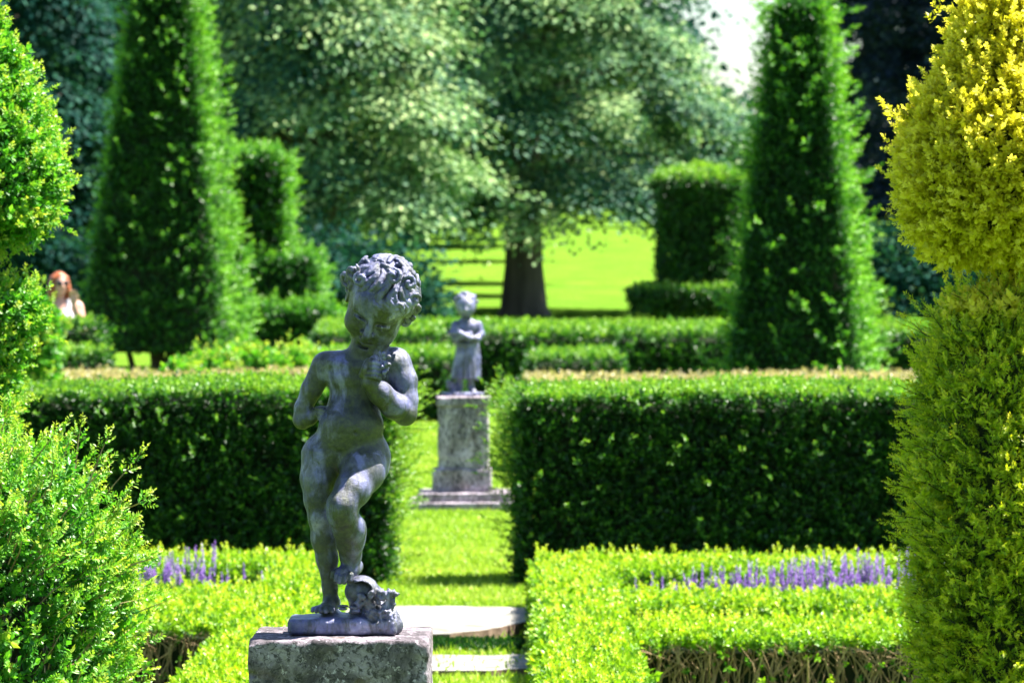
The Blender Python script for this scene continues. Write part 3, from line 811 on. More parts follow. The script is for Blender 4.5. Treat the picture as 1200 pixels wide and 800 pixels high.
def broadleaf(label, x, y, h, cz, R, trunk_r, seed, mat='tree', clumps=420, per=150, leaf=.17, clump_r=.75, group=None, low=None, tint=.5, name='broadleaf_tree', cx=None, lean=0):
    rng = np.random.default_rng(seed); g = gzf(y)
    t = thing(name, label, 'tree', (x, y, g), group)
    c = np.array([x if cx is None else cx, y, cz])
    C = []
    zl, zt = (low if low is not None else cz - R[2] * .8), cz + R[2]
    while len(C) < clumps:
        u = rng.random() ** 1.25; an = rng.random() * 6.283; r = .3 + .7 * rng.random() ** .42
        lob = 1 + .20 * vnoise(np.array([[math.cos(an), math.sin(an), u * 2.2]]), 1.7, seed)[0]
        pr = (1 - u) ** .55 * min(1., .72 + u * 2.2)
        p = np.array([c[0] + R[0] * pr * r * lob * math.cos(an), c[1] + R[1] * pr * r * lob * math.sin(an), zl + (zt - zl) * u - .7 * r * r * (1 - u)])
        if p[2] < g + 1.2: continue
        C.append(p)
    C = np.array(C)
    mb = MB(); Rr = clump_r * (.45 + 1.15 * rng.random(len(C)) ** 2); per = (per * (Rr / clump_r) ** 1.6).astype(int)
    leaf_cloud(mb, C, Rr, per, leaf, rng, flat=.2, tint=tint, axis=c)
    tr = MB(); top = cz + R[2] * .55
    pts = [(x, y, g - .2), (x, y, g + .25), (x + lean * .1, y, g + 1.2), (x + lean * .4, y, (g + cz) / 2), (x + lean, y, cz), (x + lean * 1.2, y, top)]
    tube(tr, pts, [trunk_r * 1.7, trunk_r * 1.22, trunk_r, trunk_r * .86, trunk_r * .55, trunk_r * .12], 14, wob=.06, seed=seed)
    for i in range(0, len(C), max(1, len(C) // 46)):
        e = C[i]; zb = g + 2 + (top - g - 2.5) * min(max((e[2] - g - 1.5) / (top - g), .05), .9) * .8
        b = np.array([x + lean * .3, y, zb]); m = b * .5 + e * .5 + np.array([0, 0, .35])
        tube(tr, [b, m, e], [trunk_r * .26, trunk_r * .15, trunk_r * .04], 6)
    pbuild(tr, 'trunk', [M['bark']], t, True)
    pbuild(mb, 'crown', [M[mat]], t)
    return t

def conifer(label, x, y, h, R, seed, mat='conifer', group=None):
    rng = np.random.default_rng(seed); g = gzf(y)
    t = thing('conifer_tree', label, 'tree', (x, y, g), group)
    tr = MB(); tube(tr, [(x, y, g - .2), (x, y, g + h * .5), (x, y, g + h)], [.42, .28, .04], 10); pbuild(tr, 'trunk', [M['bark']], t, True)
    mb = MB(); C = []; A = []
    nb = int(h * 13)
    for i in range(nb):
        u = (i + rng.random()) / nb; z = g + .5 + (h - .5) * u; L = R * (1 - u) ** .75 * (.65 + .5 * rng.random()); a = rng.random() * 6.283
        for k in range(5):
            f = (k + .5) / 5
            C.append((x + math.cos(a) * L * f, y + math.sin(a) * L * f, z + .25 * L * f * .3 - .35 * L * f * f))
    C = np.array(C)
    leaf_cloud(mb, C, np.full(len(C), .62), 46, .26, rng, flat=.3, tint=.5, droop=.5)
    pbuild(mb, 'crown', [M[mat]], t)

def build_trees():
    broadleaf('big spreading tree with a thick dark trunk on the sunny lawn', pxx(615, 100), 100, 14, 7.4, np.array([4.5, 5., 6.2]), .43, 81, clumps=330, per=430, clump_r=.95, leaf=.14,
              low=pzz(228, 100) , cx=pxx(660, 100), tint=.62)
    broadleaf('leafy tree with pale sunlit sprays behind the statue head', pxx(385, 92), 92, 14, 7.0, np.array([3.1, 3.4, 5.4]), .34, 82, clumps=250, per=430, clump_r=.95, leaf=.14, low=pzz(225, 92), cx=pxx(380, 92), tint=.58)
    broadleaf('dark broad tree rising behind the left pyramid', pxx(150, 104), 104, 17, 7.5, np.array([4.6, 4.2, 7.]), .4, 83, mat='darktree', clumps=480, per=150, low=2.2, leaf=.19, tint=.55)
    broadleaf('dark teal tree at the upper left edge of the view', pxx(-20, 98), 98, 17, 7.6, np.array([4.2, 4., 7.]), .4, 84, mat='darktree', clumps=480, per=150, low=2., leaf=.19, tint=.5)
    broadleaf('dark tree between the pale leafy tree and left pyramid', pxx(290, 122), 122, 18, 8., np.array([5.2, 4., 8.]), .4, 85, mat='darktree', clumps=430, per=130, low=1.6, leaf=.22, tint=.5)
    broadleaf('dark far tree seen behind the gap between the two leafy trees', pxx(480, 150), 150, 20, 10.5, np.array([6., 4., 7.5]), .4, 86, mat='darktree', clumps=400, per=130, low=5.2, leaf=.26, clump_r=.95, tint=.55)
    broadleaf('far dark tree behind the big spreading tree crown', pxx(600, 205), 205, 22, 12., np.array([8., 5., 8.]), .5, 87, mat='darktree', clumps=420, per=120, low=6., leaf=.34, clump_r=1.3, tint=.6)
    broadleaf('far rounded tree at the sky gap, right of the big tree', pxx(815, 190), 190, 12, 7.4, np.array([3.2, 3., 2.2]), .45, 88, mat='tree', clumps=200, per=120, low=5.0, leaf=.32, clump_r=1.2, tint=.45)
    for i, (yy, lab) in enumerate([(111, 'slender tree on the far lawn just behind the thick trunk'), (119, 'slender tree low on the far lawn behind the big crown'), (136, 'slender tree half way up the far lawn behind the big crown'), (158, 'farthest slender tree on the lawn behind the big crown')]):
        broadleaf(lab, pxx(617 + 2 * i, yy), yy, 9, gzf(yy) + 5.4, np.array([2.0, 1.6, 3.]), .16, 150 + i, clumps=110, per=120, clump_r=.7, low=gzf(yy) + 3.2, name='slender_tree')
    for i, (xx, yy, h, R, lab) in enumerate([
            (1018, 186, 25, 5.2, 'dark blue conifer right behind the right pyramid'),
            (1088, 176, 25, 5.4, 'dark blue conifer between the right pyramid and golden topiary'),
            (1185, 170, 25, 5.6, 'dark blue conifer behind the golden topiary crown'),
            ]):
        conifer(lab, pxx(xx, yy), yy, h, R, 90 + i)
    # shaded undergrowth
    for i, (xx, yy, r, h, lab) in enumerate([
            (30, 84, 1.9, 2.3, 'dark undergrowth bush behind the woman at the far left'),
            (330, 84, 1.8, 2.0, 'dark undergrowth bush behind the stepped topiary'),
            (425, 86, 1.7, 1.9, 'dark undergrowth bush under the leafy tree behind the statue head'),
            (1060, 92, 2.2, 2.2, 'dark undergrowth bush right of the right pyramid'),
            (1180, 96, 2.4, 2.4, 'dark undergrowth bush behind the golden topiary')]):
        rng = np.random.default_rng(120 + i); g = gzf(yy); mb = MB(); n = 60
        v = rng.normal(size=(n, 3)); v = v / np.linalg.norm(v, axis=1)[:, None]; v[:, 2] = np.abs(v[:, 2])
        C = np.array([pxx(xx, yy), yy, g]) + v * np.array([r, r * .7, h]) * (.5 + .5 * rng.random(n) ** .5)[:, None]
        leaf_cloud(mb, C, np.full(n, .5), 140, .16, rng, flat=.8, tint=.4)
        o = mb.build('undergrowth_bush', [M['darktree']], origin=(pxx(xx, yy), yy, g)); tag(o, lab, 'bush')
    # wood closing the view far behind
    rng = np.random.default_rng(140); mb = MB(); n = 900
    x = rng.uniform(-75, 75, n); y = rng.uniform(238, 262, n)
    gap = np.abs(x - pxx(888, 250)) < 4.5
    C = np.stack([x, y, gz(y) + 12 * rng.random(n) ** .9], 1); C[gap, 2] = gz(y[gap]) + 4 * rng.random(gap.sum())
    leaf_cloud(mb, C, np.full(n, 2.3), 110, .6, rng, flat=.8, tint=.45)
    tag(mb.build('far_wood', [M['darktree']]), 'dark far wood closing the view beyond the lawn', 'wood', kind='stuff')
# ------------------------------------------------------------------ sculpture and people
def statue_one():
    D = 11.64; sc = D / F                                   # metres per photo pixel at the statue
    org = (402., 0., 0.)
    top = pzz(742, D)                                        # top of the pedestal
    t = thing('garden_statue', 'weathered grey lead statue of a curly haired child in the foreground, hand at chin', 'statue', (pxx(402, D), D, top))
    Z = lambda y: 742. - y
    def p(x, y, d=0.): return (x, d, Z(y))
    # ---- head frame: bowed forward, tipped to the right
    pit, rol = rad(35), rad(20); HC = np.array([446., -12., Z(351)])
    cp, sp, cr, sr = math.cos(pit), math.sin(pit), math.cos(rol), math.sin(rol)
    Rp = np.array([[1, 0, 0], [0, cp, -sp], [0, sp, cp]])
    Rr = np.array([[cr, 0, sr], [0, 1, 0], [-sr, 0, cr]])
    HR = Rr @ Rp
    def H(x, y, z): return tuple(HR @ np.array([x, y, z], float) + HC)
    f = SDF((332, -80, 8), (505, 62, 450), 1.15)
    # torso
    f.ell(p(420, 447, 1), (36, 24, 30), 6)
    f.ell(p(404, 441, -10), (16, 13, 12), 9); f.ell(p(436, 443, -10), (16, 13, 12), 9)      # chest
    f.ell(p(415, 474, 0), (31, 25, 24), 8)
    f.ell(p(412, 498, -10), (38, 27, 28), 10)
    f.ell(p(406, 526, 2), (46, 30, 29), 14)
    f.ell(p(386, 548, 17), (27, 24, 26), 8); f.ell(p(429, 546, 17), (27, 24, 26), 8)
    f.cap(p(384, 428, 2), p(460, 425, 2), 17, 17, 9)
    f.chain([p(424, 424, 2), p(432, 405, -3), p(440, 388, -6)], [21, 19, 20], 8)
    f.cap(p(388, 424, -14), p(420, 430, -20), 4, 3.5, 8); f.cap(p(428, 430, -20), p(462, 424, -12), 3.5, 4, 8)   # collar bones
    f.ell(p(418, 506, -37), (2.2, 4, 2.6), 2, op='sub')                                   # navel
    f.chain([p(386, 525, -29), p(398, 530, -32), p(414, 532, -34), p(432, 527, -30)], [1.6, 2.8, 2.8, 1.6], 5, 'sub')   # belly fold
    f.chain([p(396, 450, -27), p(415, 455, -29), p(440, 452, -26)], [1.2, 1.6, 1.2], 6, 'sub')
    f.chain([p(416, 456, -27), p(415, 474, -29), p(416, 490, -37)], [1.6, 1.4, 1.0], 6, 'sub')
    # standing leg
    f.chain([p(379, 536, 2), p(373, 560, -4), p(374, 585, -4), p(376, 606, -5), p(380, 632, 2), p(383, 655, 4), p(386, 688, 6), p(387, 702, 5)],
            [27, 20.5, 17, 14, 14.8, 12.2, 8.2, 9], 6)
    f.ell(p(375, 604, -15), (8, 6, 8), 6)
    f.cap(p(389, 707, 10), p(382, 712, -16), 9.5, 8, 5)
    for i, (xx, dd, r) in enumerate(((390, -27, 4.6), (383, -30, 3.8), (377, -29, 3.5), (371.5, -26, 3.2), (367, -21, 2.9))):
        f.chain([p(384 - i * 1.5, 711, -14 + i), p(xx + .5, 712, dd + 5), p(xx, 714, dd)], [4.4, r * .86, r * .84], .7)
    # bent leg, crossing in front
    f.chain([p(430, 536, 0), p(426, 551, -20), p(415, 571, -39), p(403, 589, -52), p(402, 600, -50)], [28, 25, 20.5, 17, 16.5], 7)
    f.ell(p(400, 594, -62), (10, 7, 10), 6)
    f.chain([p(404, 600, -48), p(410, 617, -33), p(411, 634, -20), p(411, 650, -9), p(411, 662, -2)], [16.5, 18, 15.5, 12, 10.5], 6)
    f.ell(p(418, 620, -22), (11.5, 12, 17), 7)
    f.cap(p(416, 664, 4), p(411, 668, -6), 9.5, 9.5, 5)
    f.cap(p(411, 664, -6), p(401, 671, -20), 9.5, 8.5, 5)
    for i, (xx, yy, dd, r) in enumerate(((411, 678, -28, 4.4), (404.5, 680, -30, 3.8), (399, 680, -29, 3.6), (394, 678, -27, 3.3), (390, 675, -23, 3.0))):
        f.chain([p(405 - i * 2.4, 668, -18 + i * .5), p(xx + 1, yy - 6, dd + 1), p(xx, yy, dd)], [4.4, r * .84, r * .82], .7)
    # right arm (viewer's left), hand on hip
    f.chain([p(380, 429, 2), p(365, 456, 5), p(355, 478, 9), p(353, 491, 12)], [15.5, 12.2, 10, 10.5], 4)
    f.chain([p(354, 493, 12), p(362, 490, 7), p(370, 485, 1)], [10.5, 8.8, 7.4], 3)
    f.ell(p(376, 482, -2), (8, 7, 7), 4)
    for i in range(4):
        f.chain([p(371 + i * 1.0, 478 + i * 4.0, -8), p(378 + i * .7, 479.5 + i * 4.0, -13), p(385 - i * .4, 483 + i * 3.4, -15)], [2.4, 2.4, 2.0], .5)
    # left arm, forearm raised to the chin
    f.chain([p(464, 426, 2), p(473, 446, 0), p(476, 468, -3), p(475, 484, -6)], [18.5, 15.5, 13.2, 13.2], 6)
    f.chain([p(475, 485, -6), p(462, 475, -20), p(447, 460, -33), p(434, 446, -42)], [13, 15, 13.4, 10.2], 5)
    f.ell(p(436, 435, -42), (12, 9.5, 12), 4)
    for i in range(4):
        zz = 425 + i * 5.4
        f.chain([p(430 - i * .2, zz - 1, -49), p(440, zz - 1.5, -53.5), p(448 - i * .6, zz + 1, -49), p(448 - i, zz + 3, -41)], [3.1, 3.2, 2.9, 2.5], .6)
    f.chain([p(426, 438, -48), p(429, 430, -54), p(433, 421, -52)], [4.2, 3.6, 3.0], .8)
    f.cap(p(434, 429, -40), p(440, 421, -36), 8, 6, 4)
    # head
    f.ell(H(0, 4, 4), (37, 44, 41), 5, HR)
    f.ell(H(0, -12, -20), (31, 27, 31), 10, HR)
    f.ell(H(-17, -23, -25), (14, 13, 14), 8, HR); f.ell(H(17, -23, -25), (14, 13, 14), 8, HR)   # cheeks
    f.ell(H(0, -29, -45), (11, 10, 9), 8, HR)                                               # chin
    f.ell(H(0, -30, 12), (26, 12, 17), 9, HR)                                               # forehead
    f.cap(H(-22, -33, 1), H(-7, -39, 1), 3.5, 3, 6); f.cap(H(7, -39, 1), H(22, -33, 1), 3, 3.5, 6)
    for s in (-1, 1):
        f.ell(H(s * 14.5, -42, -9), (9, 6.5, 6), 5, HR, 'sub')
        f.ell(H(s * 14.5, -33.2, -9.5), (7.6, 6, 5.4), 1.5, HR)
        f.chain([H(s * 6.5, -38, -10.5), H(s * 14, -41, -7), H(s * 22, -35, -9)], [1.2, 1.7, 1.1], 1.2)
        f.chain([H(s * 7, -37, -12.5), H(s * 14.5, -39.2, -13.2), H(s * 21.5, -34, -11)], [.8, 1.1, .8], 1.2)
        f.chain([H(s * 7.5, -40.5, -11.4), H(s * 14.5, -42, -10.4), H(s * 20.5, -37, -10.6)], [.7, 1.0, .6], 1.0, 'sub')
        f.ell(H(s * 5.2, -41, -23), (4.2, 4.4, 3.6), 2.5, HR)
        f.ell(H(s * 4, -44, -27.5), (1.7, 2.2, 1.4), 1, HR, 'sub')
        f.ell(H(s * 36.5, 3, -10), (4, 8, 12), 3, HR); f.ell(H(s * 40.5, -1, -10), (2.6, 4, 7), 2, HR, 'sub')
    f.chain([H(0, -40.5, -3), H(0, -44.5, -13), H(0, -49.5, -22)], [3.4, 3.8, 5.0], 4)
    f.chain([H(-8.5, -37.5, -34.5), H(-3, -41.2, -32.6), H(0, -41.4, -33.6), H(3, -41.2, -32.6), H(8.5, -37.5, -34.5)], [1.4, 2.6, 2.3, 2.6, 1.4], 2)
    f.chain([H(-7.5, -37, -36.5), H(0, -40.4, -38.6), H(7.5, -37, -36.5)], [1.6, 3.2, 1.6], 2)
    f.chain([H(-9.5, -38.5, -35.2), H(0, -43.6, -35.6), H(9.5, -38.5, -35.2)], [.9, 1.2, .9], 1.2, 'sub')
    f.ell(H(0, -40, -42.5), (8, 2.6, 2), 4, HR, 'sub')
    spots = [(409, 378, 7, 22, .9), (416, 400, 8, 14, .9), (424, 412, 9, 10, .8), (419, 436, 6, 18, .75), (420, 470, 9, 24, .55), (424, 500, 20, 15, .6), (410, 521, 30, 7, .5), (372, 462, 8, 16, .5),
             (482, 492, 8, 10, .7), (462, 492, 16, 6, .5), (440, 470, 8, 20, .4), (404, 622, 9, 24, .35), (376, 640, 7, 16, .35), (392, 560, 6, 22, .55), (388, 690, 8, 18, .4), (430, 402, 12, 6, .5), (450, 372, 5, 8, .4), (360, 500, 8, 8, .4), (370, 590, 9, 9, .35)]
    def grime(V):
        a = np.full(len(V), .23)
        for x_, y_, rx, ry, w_ in spots: a += w_ * np.exp(-((V[:, 0] - x_) / rx) ** 2 - ((V[:, 2] - Z(y_)) / ry) ** 2)
        return np.clip(a, 0, 1)
    o = f.mesh('figure', sc, M['lead'], t, org, grime)
    # ---- hair: wavy locks flowing from the crown, curls at the ends
    rng = np.random.default_rng(4)
    h = SDF((380, -80, Z(420)), (505, 62, Z(280)), .9)
    h.ell(H(0, 7, 9), (39.5, 43, 40), 4, HR)
    h.ell(H(0, -40, -16), (33, 34, 31), 6, HR, 'sub')
    PART = np.array([-12., 2., 48.])
    def surf(v, k=1.0):
        k = k * .965
        r = np.array([38.5, 44., 42.]) * k; c = np.array([0, 5, 6.])
        u = unit((v - c) / r); return c + u * r
    def flow(q):
        nrm = unit((q - np.array([0, 5, 6.])) / np.array([38.5, 44., 42.]) ** 2)
        d = q - PART; d = unit(d - nrm * (d @ nrm)); sd = np.cross(nrm, d)
        w = 1.1 * math.sin(np.linalg.norm(q - PART) * .19 + 2.2 * float(vnoise(q[None], .035, 6)[0])) + .7 * float(vnoise(q[None], .06, 2)[0])
        return unit(d + sd * w), nrm
    def front_lim(q): return 15 - .33 * q[0] + 3 * math.sin(q[0] * .3) if q[1] < -10 else (-14 if q[1] > 8 else 3)
    def curl(c, r, ax, big=True):
        ax = unit(np.array(ax, float)); c = np.array(c, float)
        a_ = unit(np.cross(ax, [.2, .3, 1.])); b_ = np.cross(ax, a_); ph = rng.random() * 6.28; sg = rng.choice([-1, 1])
        h.ell(H(*(c * .95 - ax * 2)), (r * .66,) * 3, 2.5)
        for th0, tn, r1, r2, w_ in ((0, .8, 1.0, .72, 2.6), (2.2, .75, .70, .40, 2.3), (4.2, .6, .36, .1, 2.0)):
            pts = []
            for k in range(9):
                u = k / 8; rr = r * (r1 + (r2 - r1) * u); an = ph + sg * (th0 + u * tn * 6.283)
                pts.append(H(*(c * .95 + (a_ * math.cos(an) + b_ * math.sin(an)) * rr + ax * (r * .62 * math.sqrt(max(0, 1 - (rr / r / 1.02) ** 2)) * .8 - .5))))
            h.chain(pts, [w_ * .5, w_ * .8, w_, w_, w_, w_, w_ * .9, w_ * .7, w_ * .4], .4)
    n = 0; tries = 0
    while n < 330 and tries < 9000:
        tries += 1
        q = surf(rng.normal(size=3) * 50)
        if q[2] < front_lim(q) + 5: continue
        pts = []; sw = rng.random() * 6.3; lift = rng.random() * .05
        for k in range(7):
            if q[2] < front_lim(q) - 1: break
            d_, nr = flow(q); pts.append(H(*surf(q, 1.05 + lift + .09 * float(vnoise(q[None], .055, 9)[0]) + .03 * math.sin(sw + k * .9)))); q = surf(q + d_ * 5.0)
        if len(pts) < 3: continue
        r0 = 1.9 + rng.random() * 1.7
        h.chain(pts, [r0 * (.5 + .7 * math.sin(math.pi * (k + .7) / (len(pts) + .4))) for k in range(len(pts))], .4); n += 1
    for c, r, ax in [((-42, -4, 29), 9.5, (-.7, -1, .3)), ((-46, 3, 11), 9.5, (-.7, -1, .1)), ((-30, -22, 36), 8, (-.4, -1, .4)), ((-40, 6, -3), 6.5, (-.8, -.8, 0)),
                     ((43, -8, 10), 8, (.7, -1, 0)), ((42, -4, -5), 7.5, (.7, -1, -.1)), ((39, 0, -17), 6, (.7, -1, 0)), ((39, -14, 27), 8.5, (.5, -1, .4)),
                     ((24, -34, 22), 7, (.2, -1, .2)), ((12, -38, 20), 6, (.1, -1, .1)), ((34, -24, 12), 6.5, (.5, -1, 0)), ((6, -18, 53), 9, (0, -.9, .7)), ((26, -10, 46), 8, (.4, -.8, .7)),
                     ((-34, 22, 30), 8, (-1, .3, .4)), ((34, 22, 28), 8, (1, .3, .4)), ((-36, 30, 2), 8, (-1, .5, 0)), ((36, 30, 2), 8, (1, .5, 0)), ((0, 50, 10), 9, (0, 1, 0)), ((-16, 48, -6), 8, (-.2, 1, 0)), ((16, 48, -6), 8, (.2, 1, 0))]:
        curl(c, r, ax)
    h.mesh('hair', sc, M['lead'], t, org)
    # ---- flower sprig held at the chin
    b = SDF((425, -75, Z(445)), (470, -25, Z(400)), .8)
    for i in range(16):
        b.ell(p(452 + rng.normal(0, 3.4), 418 + i * 1.35 - 3 + rng.normal(0, 1.2), -50 + rng.normal(0, 3)), np.array([2.6, 2.4, 2.6]) * (.8 + .5 * rng.random()), .5)
    b.cap(p(446, 412, -46), p(452, 440, -50), 1.6, 1.4, 1)
    b.mesh('held_flowers', sc, M['lead'], t, org)
    # ---- base with stump and vine leaves
    g = SDF((330, -52, -6), (482, 48, Z(664)), 1.25)
    g.box(p(402, 732, 0), (64, 40, 9.5), 6, 2, .8, .08)
    g.ell(p(402, 724, 0), (60, 36, 6), 4)
    g.cap(p(388, 719, -12), p(389, 718, 10), 8, 8, 6)
    g.chain([p(438, 722, 8), p(430, 704, 4), p(422, 692, -2)], [23, 21, 15], 7)
    g.ell(p(424, 692, -8), (20, 22, 17), 5)
    g.chain([p(446, 712, -12), p(454, 722, -14), p(462, 732, -14)], [12, 13, 11], 5)
    for i in range(34):
        cx_, cy_ = 424 + 36 * rng.random(), 694 + 36 * rng.random()
        if cx_ < 430 and cy_ > 712: continue
        dd = -24 - 8 * rng.random() - max(0, cy_ - 712) * .3; a = rng.random() * 6.28
        for k in range(3):
            aa = a + (k - 1) * .9; L = 6 + 3 * rng.random()
            g.chain([p(cx_, cy_, dd), p(cx_ + math.cos(aa) * L * .6, cy_ + math.sin(aa) * L * .6, dd - 3.5), p(cx_ + math.cos(aa) * L, cy_ + math.sin(aa) * L, dd - 1)], [2.2, 2.8, 1.3], 1.0)
    for i in range(11):
        a0 = -2.6 + i * .24; pts = []
        for k in range(6):
            r_ = 19.5 - k * 1.1; aa = a0 + k * .16
            pts.append(p(424 + r_ * math.cos(aa), 691 + r_ * .9 * math.sin(aa), -14 - k * 4.2))
        g.chain(pts, [1.2, 2.0, 2.4, 2.2, 1.8, 1.0], .8)
    for i in range(10):
        cx_, cy_ = 428 + 26 * rng.random(), 702 + 26 * rng.random()
        g.ell(p(cx_, cy_, -38), (3, 4, 3), 1.2, op='sub')
    for i in range(9):
        g.ell(p(400 + 22 * rng.random(), 708 + 8 * rng.random(), -26 - 6 * rng.random()), (5.5, 2.5, 1.8), 1.2)
    g.mesh('base', sc, M['lead'], t, org)
    # ---- pedestal
    d0 = 11.40; ps = d0 / F; w = 106; hpx = top / ps
    q = SDF((-115, -115, -4), (115, 115, hpx + 8), 2.4)
    q.box((0, 0, hpx / 2), (w, w, hpx / 2), 3.5, 2, 1.3, .045)
    q.box((0, 0, 14), (w + 6, w + 6, 20), 3.5, 3, 1.2, .05)
    for x_, y_, z_, r_ in ((104, -106, hpx, 7), (-106, -100, hpx - 2, 6), (-40, -108, hpx, 5), (30, -109, hpx + 2, 6), (-106, -106, hpx - 40, 5), (62, -108, hpx, 4)):
        q.ell((x_, y_, z_), (r_ * 1.7, r_, r_ * .8), 3, op='sub')
    me = q.mesh('stone_pedestal', ps, M['lichen'])
    me.location = (pxx(402, 11.64) - .002, d0 + w * ps, 0); tag(me, 'square lichen spotted stone pedestal under the foreground child statue', 'pedestal')

def statue_two():
    D = 33.6; sc = D / F; top = pzz(466, D); X0 = pxx(542, D)
    t = thing('garden_statue', 'smaller grey stone statue of a child in a pleated dress with folded arms, farther off', 'statue', (X0, D, top))
    Z = lambda y: 466. - y
    def p(x, y, d=0.): return (x, d, Z(y))
    org = (542., 0., 0.)
    f = SDF((515, -26, -3), (578, 24, 128), .8)
    f.ell(p(546, 358, -2), (12, 13, 13.5), 2); f.ell(p(546, 363, -6), (9, 8.5, 9), 3)
    f.cap(p(546, 370, 0), p(546, 378, 0), 5, 6, 2)
    for s in (-1, 1):
        f.ell(p(546 + s * 4.2, 359.5, -15), (2.4, 1.8, 1.6), 1, op='sub')
    f.cap(p(546, 359, -14), p(546, 363, -16), 1.0, 1.5, 1); f.cap(p(543.5, 367.5, -14.6), p(548.5, 367.5, -14.6), .7, .7, .8, 'sub')
    f.ell(p(547, 386, 0), (15, 9.5, 14), 3)
    f.ell(p(546, 398, 0), (12.5, 9, 10), 4)
    # arms folded, something flat held out
    f.chain([p(534, 381, 0), p(531, 391, -3), p(534, 397, -8)], [5.4, 4.6, 4.2], 2)
    f.chain([p(534, 397, -8), p(542, 394, -13), p(551, 391, -13)], [4.2, 3.8, 3.2], 1.5)
    f.chain([p(560, 381, 0), p(563, 392, -3), p(559, 397, -9)], [5.4, 4.8, 4.2], 2)
    f.chain([p(559, 397, -9), p(550, 396, -14), p(541, 391, -16), p(536, 388, -16)], [4.2, 3.8, 3.2, 3], 1.5)
    for k in range(4): f.cap(p(537 - k * .4, 386 + k * 1.7, -18), p(533 - k * .4, 386.5 + k * 1.7, -17), 1.1, .9, .5)
    f.box(p(530, 390, -15), (6.5, 4.5, 1.6), 1, .8)
    # legs, feet
    f.chain([p(539, 440, 0), p(538, 455, 0), p(537, 461, -5)], [4.5, 3.6, 3.6], 2)
    f.chain([p(551, 440, 0), p(552, 455, 1), p(556, 461, -5)], [4.5, 3.8, 3.6], 2)
    f.ell(p(529, 452, -4), (6.5, 5, 4.6), 1.5); f.ell(p(526, 447.5, -6), (4.0, 3.2, 2.6), 1); f.cap(p(531, 454, -3), p(534, 462, -3), 4.5, 6, 2)
    f.mesh('figure', sc, M['lead'], t, org)
    c = SDF((515, -26, 6), (578, 24, 90), .8)
    c.chain([p(546, 399, 0), p(545, 415, 0), p(544, 440, 0)], [9.5, 11, 12.5], 2)
    for k in range(16):
        a = k / 16 * 6.283
        c.cap(p(546 + 9 * math.cos(a), 400, 8.5 * math.sin(a)), p(545 + 14 * math.cos(a), 444, 12 * math.sin(a)), 1.6, 2.8, .6)
    c.box(p(544, 452, 0), (30, 30, 8), .5, 1.2, op='sub')
    c.chain([p(557, 396, 3), p(559.5, 420, 3), p(560, 442, 1)], [3.6, 3.8, 3.8], 1.5)
    c.chain([p(534, 402, -4), p(546, 404, -10), p(558, 401, -4)], [2, 2.4, 2], 1)
    c.mesh('dress', sc, M['lead'], t, org)
    hr = SDF((528, -20, 85), (566, 24, 128), .7); rng = np.random.default_rng(9)
    hr.ell(p(546, 355, 1.5), (13, 13, 13), 1.5); hr.ell(p(546, 366, -12), (9.6, 9, 10), 1.5, op='sub')
    for k in range(60):
        v = unit(rng.normal(size=3)); 
        if v[2] < (-.1 if v[1] > -.2 else .45): continue
        hr.ell((546 + 13 * v[0], 1.5 + 13 * v[1], Z(355) + 13 * v[2]), (2.4, 2.4, 2), .5)
    hr.mesh('hair', sc, M['lead'], t, org)
    b = SDF((510, -26, -4), (574, 24, 14), .9); b.box(p(542, 463.5, 0), (25, 20, 4), 2, 1, .4, .12); b.mesh('base', sc, M['lead'], t, org)
    # pedestal of several stones
    d0 = 33.2; ps = d0 / F; xc = pxx(542, d0); wy = d0 + 31 * ps
    pt = thing('stone_pedestal', 'pale weathered stone pedestal on two steps under the farther statue', 'pedestal', (xc, wy, 0))
    base = 330 + CH * F / d0
    def blk(name, x0, x1, yt, yb, dy, n=.6, nf=.12, mat='lichen2', rd=1.5):
        hx = (x1 - x0) / 2; zc = base - (yt + yb) / 2; hz = (yb - yt) / 2
        s = SDF((-hx - 5, -dy - 5, zc - hz - 4), (hx + 5, dy + 5, zc + hz + 4), 1.3)
        s.box((0, 0, zc), (hx, dy, hz), rd, 1, n, nf); o = s.mesh(name, ps, M[mat], pt)
        o.location = (((x0 + x1) / 2 - 542) * ps, 0, 0)
    blk('cap', 511, 575, 465, 476, 32)
    blk('shaft', 513.5, 572.5, 475.5, 553, 29.5, 1.0, .07)
    blk('plinth', 507, 576, 550, 578, 34.5, 1.4, .08)
    blk('step', 489, 598, 576.5, 588, 54, .6, .1, 'lichen2'); blk('step', 478, 609, 587, base + 5, 65, .6, .1, 'lichen2')

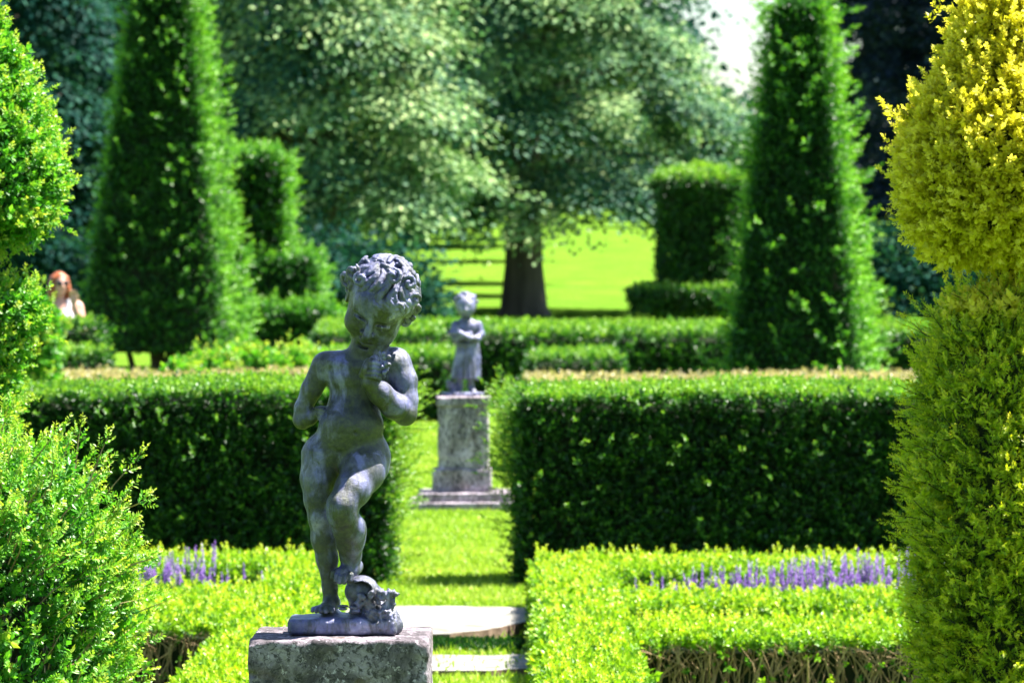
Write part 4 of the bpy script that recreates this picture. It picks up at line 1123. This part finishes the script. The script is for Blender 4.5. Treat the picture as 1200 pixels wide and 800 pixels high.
def person():
    D = 43.5; g = gzf(D); x0 = pxx(70, D)
    t = thing('person', 'woman with long auburn hair, dark glasses and pale top beyond the left hedge, hand raised', 'person', (x0, D, g))
    Hh = pzz(317, D) - g; s = Hh / 1.70
    f = SDF((-.42, -.36, -.02), (.42, .30, 1.74), .011)
    yw = rad(25); R = np.array([[math.cos(yw), -math.sin(yw), 0], [math.sin(yw), math.cos(yw), 0], [0, 0, 1]])
    HC = np.array([0, -.01, 1.57])
    def H(x, y, z): return tuple(R @ np.array([x, y, z]) + HC)
    f.ell(H(0, 0, .01), (.075, .092, .098), .02, R); f.ell(H(0, -.03, -.05), (.056, .06, .068), .03, R); f.ell(H(0, -.06, -.095), (.022, .02, .018), .02, R)
    f.cap(H(0, -.088, .005), H(0, -.108, -.028), .010, .014, .012); f.cap(H(-.02, -.09, -.06), H(.02, -.09, -.06), .008, .008, .008)
    for k in (-1, 1): f.ell(H(k * .032, -.088, .008), (.014, .008, .009), .006, R, 'sub'); f.ell(H(k * .032, -.078, .008), (.012, .01, .009), .004, R)
    f.cap((0, .01, 1.38), (0, 0, 1.50), .054, .05, .03)
    f.ell((0, 0, 1.24), (.155, .10, .17), .04); f.cap((-.15, .0, 1.365), (.15, .0, 1.365), .052, .052, .04)
    f.ell((0, 0, 1.06), (.125, .09, .13), .05); f.ell((0, .01, .92), (.165, .115, .13), .05)
    for k in (-1, 1):
        f.ell((k * .07, -.085, 1.24), (.06, .05, .06), .03)
        f.chain([(k * .09, 0, .88), (k * .10, -.01, .50), (k * .10, .02, .30), (k * .10, .02, .08)], [.085, .056, .055, .038], .03)
        f.cap((k * .10, .02, .04), (k * .11, -.13, .03), .04, .032, .02)
    f.chain([(-.185, 0, 1.35), (-.235, .02, 1.08), (-.22, -.06, .84), (-.215, -.09, .75)], [.048, .04, .03, .026], .02)
    f.ell((-.215, -.10, .70), (.022, .038, .05), .015)
    for k in range(4): f.chain([(-.215, -.13 + k * .02, .68), (-.212, -.135 + k * .02, .635), (-.208, -.128 + k * .02, .605)], [.009, .009, .008], .004)
    f.chain([(.185, 0, 1.35), (.235, -.04, 1.12), (.19, -.17, 1.28), (.16, -.20, 1.37)], [.048, .04, .034, .026], .02)
    f.ell((.152, -.215, 1.42), (.036, .020, .045), .012)
    for k in range(4): f.chain([(.125 + k * .019, -.22, 1.455), (.122 + k * .02, -.235, 1.49), (.128 + k * .018, -.255, 1.505)], [.0095, .009, .008], .004)
    f.chain([(.178, -.21, 1.40), (.20, -.225, 1.43), (.198, -.24, 1.46)], [.011, .010, .009], .005)
    f.mesh('body', s, M['skin'], t)
    h = SDF((-.22, -.2, 1.1), (.22, .25, 1.74), .009); rng = np.random.default_rng(3)
    h.ell(H(0, .012, .022), (.086, .098, .100), .01, R); h.ell(H(0, -.085, -.03), (.060, .065, .085), .015, R, 'sub')
    for i in range(40):
        a = rad(-60) + rad(300) * rng.random() ; a = rad(90) + (a - rad(90)) * .92
        c, sn = math.cos(a), math.sin(a)
        h.chain([H(.07 * c, .012 + .085 * sn, .06), H(.092 * c, .015 + .10 * sn, -.04), H(.10 * c + rng.normal(0, .01), .02 + .105 * sn, -.15), H(.10 * c + rng.normal(0, .02), .03 + .10 * sn, -.27 - .06 * rng.random())], [.018, .02, .018, .009], .008)
    h.ell(H(0, -.10, -.03), (.050, .06, .08), .015, R, 'sub')
    h.mesh('hair', s, M['auburn'], t)
    c = SDF((-.3, -.22, .8), (.3, .22, 1.48), .011)
    c.ell((0, 0, 1.22), (.168, .112, .165), .04); c.ell((0, 0, 1.04), (.14, .105, .16), .05); c.ell((0, .01, .93), (.18, .128, .10), .05)
    for k in (-1, 1): c.ell((k * .07, -.087, 1.24), (.068, .056, .066), .03); c.chain([(k * .085, -.085, 1.28), (k * .095, -.035, 1.40), (k * .09, .06, 1.36)], [.028, .024, .024], .012)
    c.mesh('top', s, M['cloth'], t)
    j = SDF((-.25, -.2, .02), (.25, .2, 1.04), .011)
    j.ell((0, .01, .93), (.176, .126, .10), .04)
    for k in (-1, 1): j.chain([(k * .09, 0, .88), (k * .10, -.01, .50), (k * .10, .02, .30), (k * .10, .02, .09)], [.096, .068, .066, .056], .03)
    j.mesh('jeans', s, M['denim'], t)
    gl = SDF((-.12, -.17, 1.5), (.12, .08, 1.64), .004)
    for k in (-1, 1):
        gl.ell(H(k * .033, -.098, .006), (.030, .009, .024), .004, R); gl.chain([H(k * .06, -.09, .012), H(k * .086, -.03, .014), H(k * .086, .02, .01)], [.005, .005, .005], .003)
    gl.cap(H(-.01, -.1, .012), H(.01, -.1, .012), .005, .005, .003)
    gl.mesh('sunglasses', s, M['dark'], t)
    bg = tag(bag(x0 + .02, D - .17, g + 1.16 * s), 'small blue bag held against the chest of the auburn haired woman', 'bag')

def bag(x, y, z):
    b = SDF((-.09, -.05, -.1), (.09, .05, .14), .006)
    b.box((0, 0, 0), (.065, .03, .07), .02, .01)
    b.chain([(-.05, 0, .06), (-.03, 0, .115), (.03, 0, .115), (.05, 0, .06)], [.008] * 4, .006)
    o = b.mesh('handbag', 1., M['bluecloth']); o.location = (x, y, z); return o

build_ground(); build_paths(); build_hedges(); build_parterre(); build_topiary(); build_trees()
statue_one(); statue_two(); person()
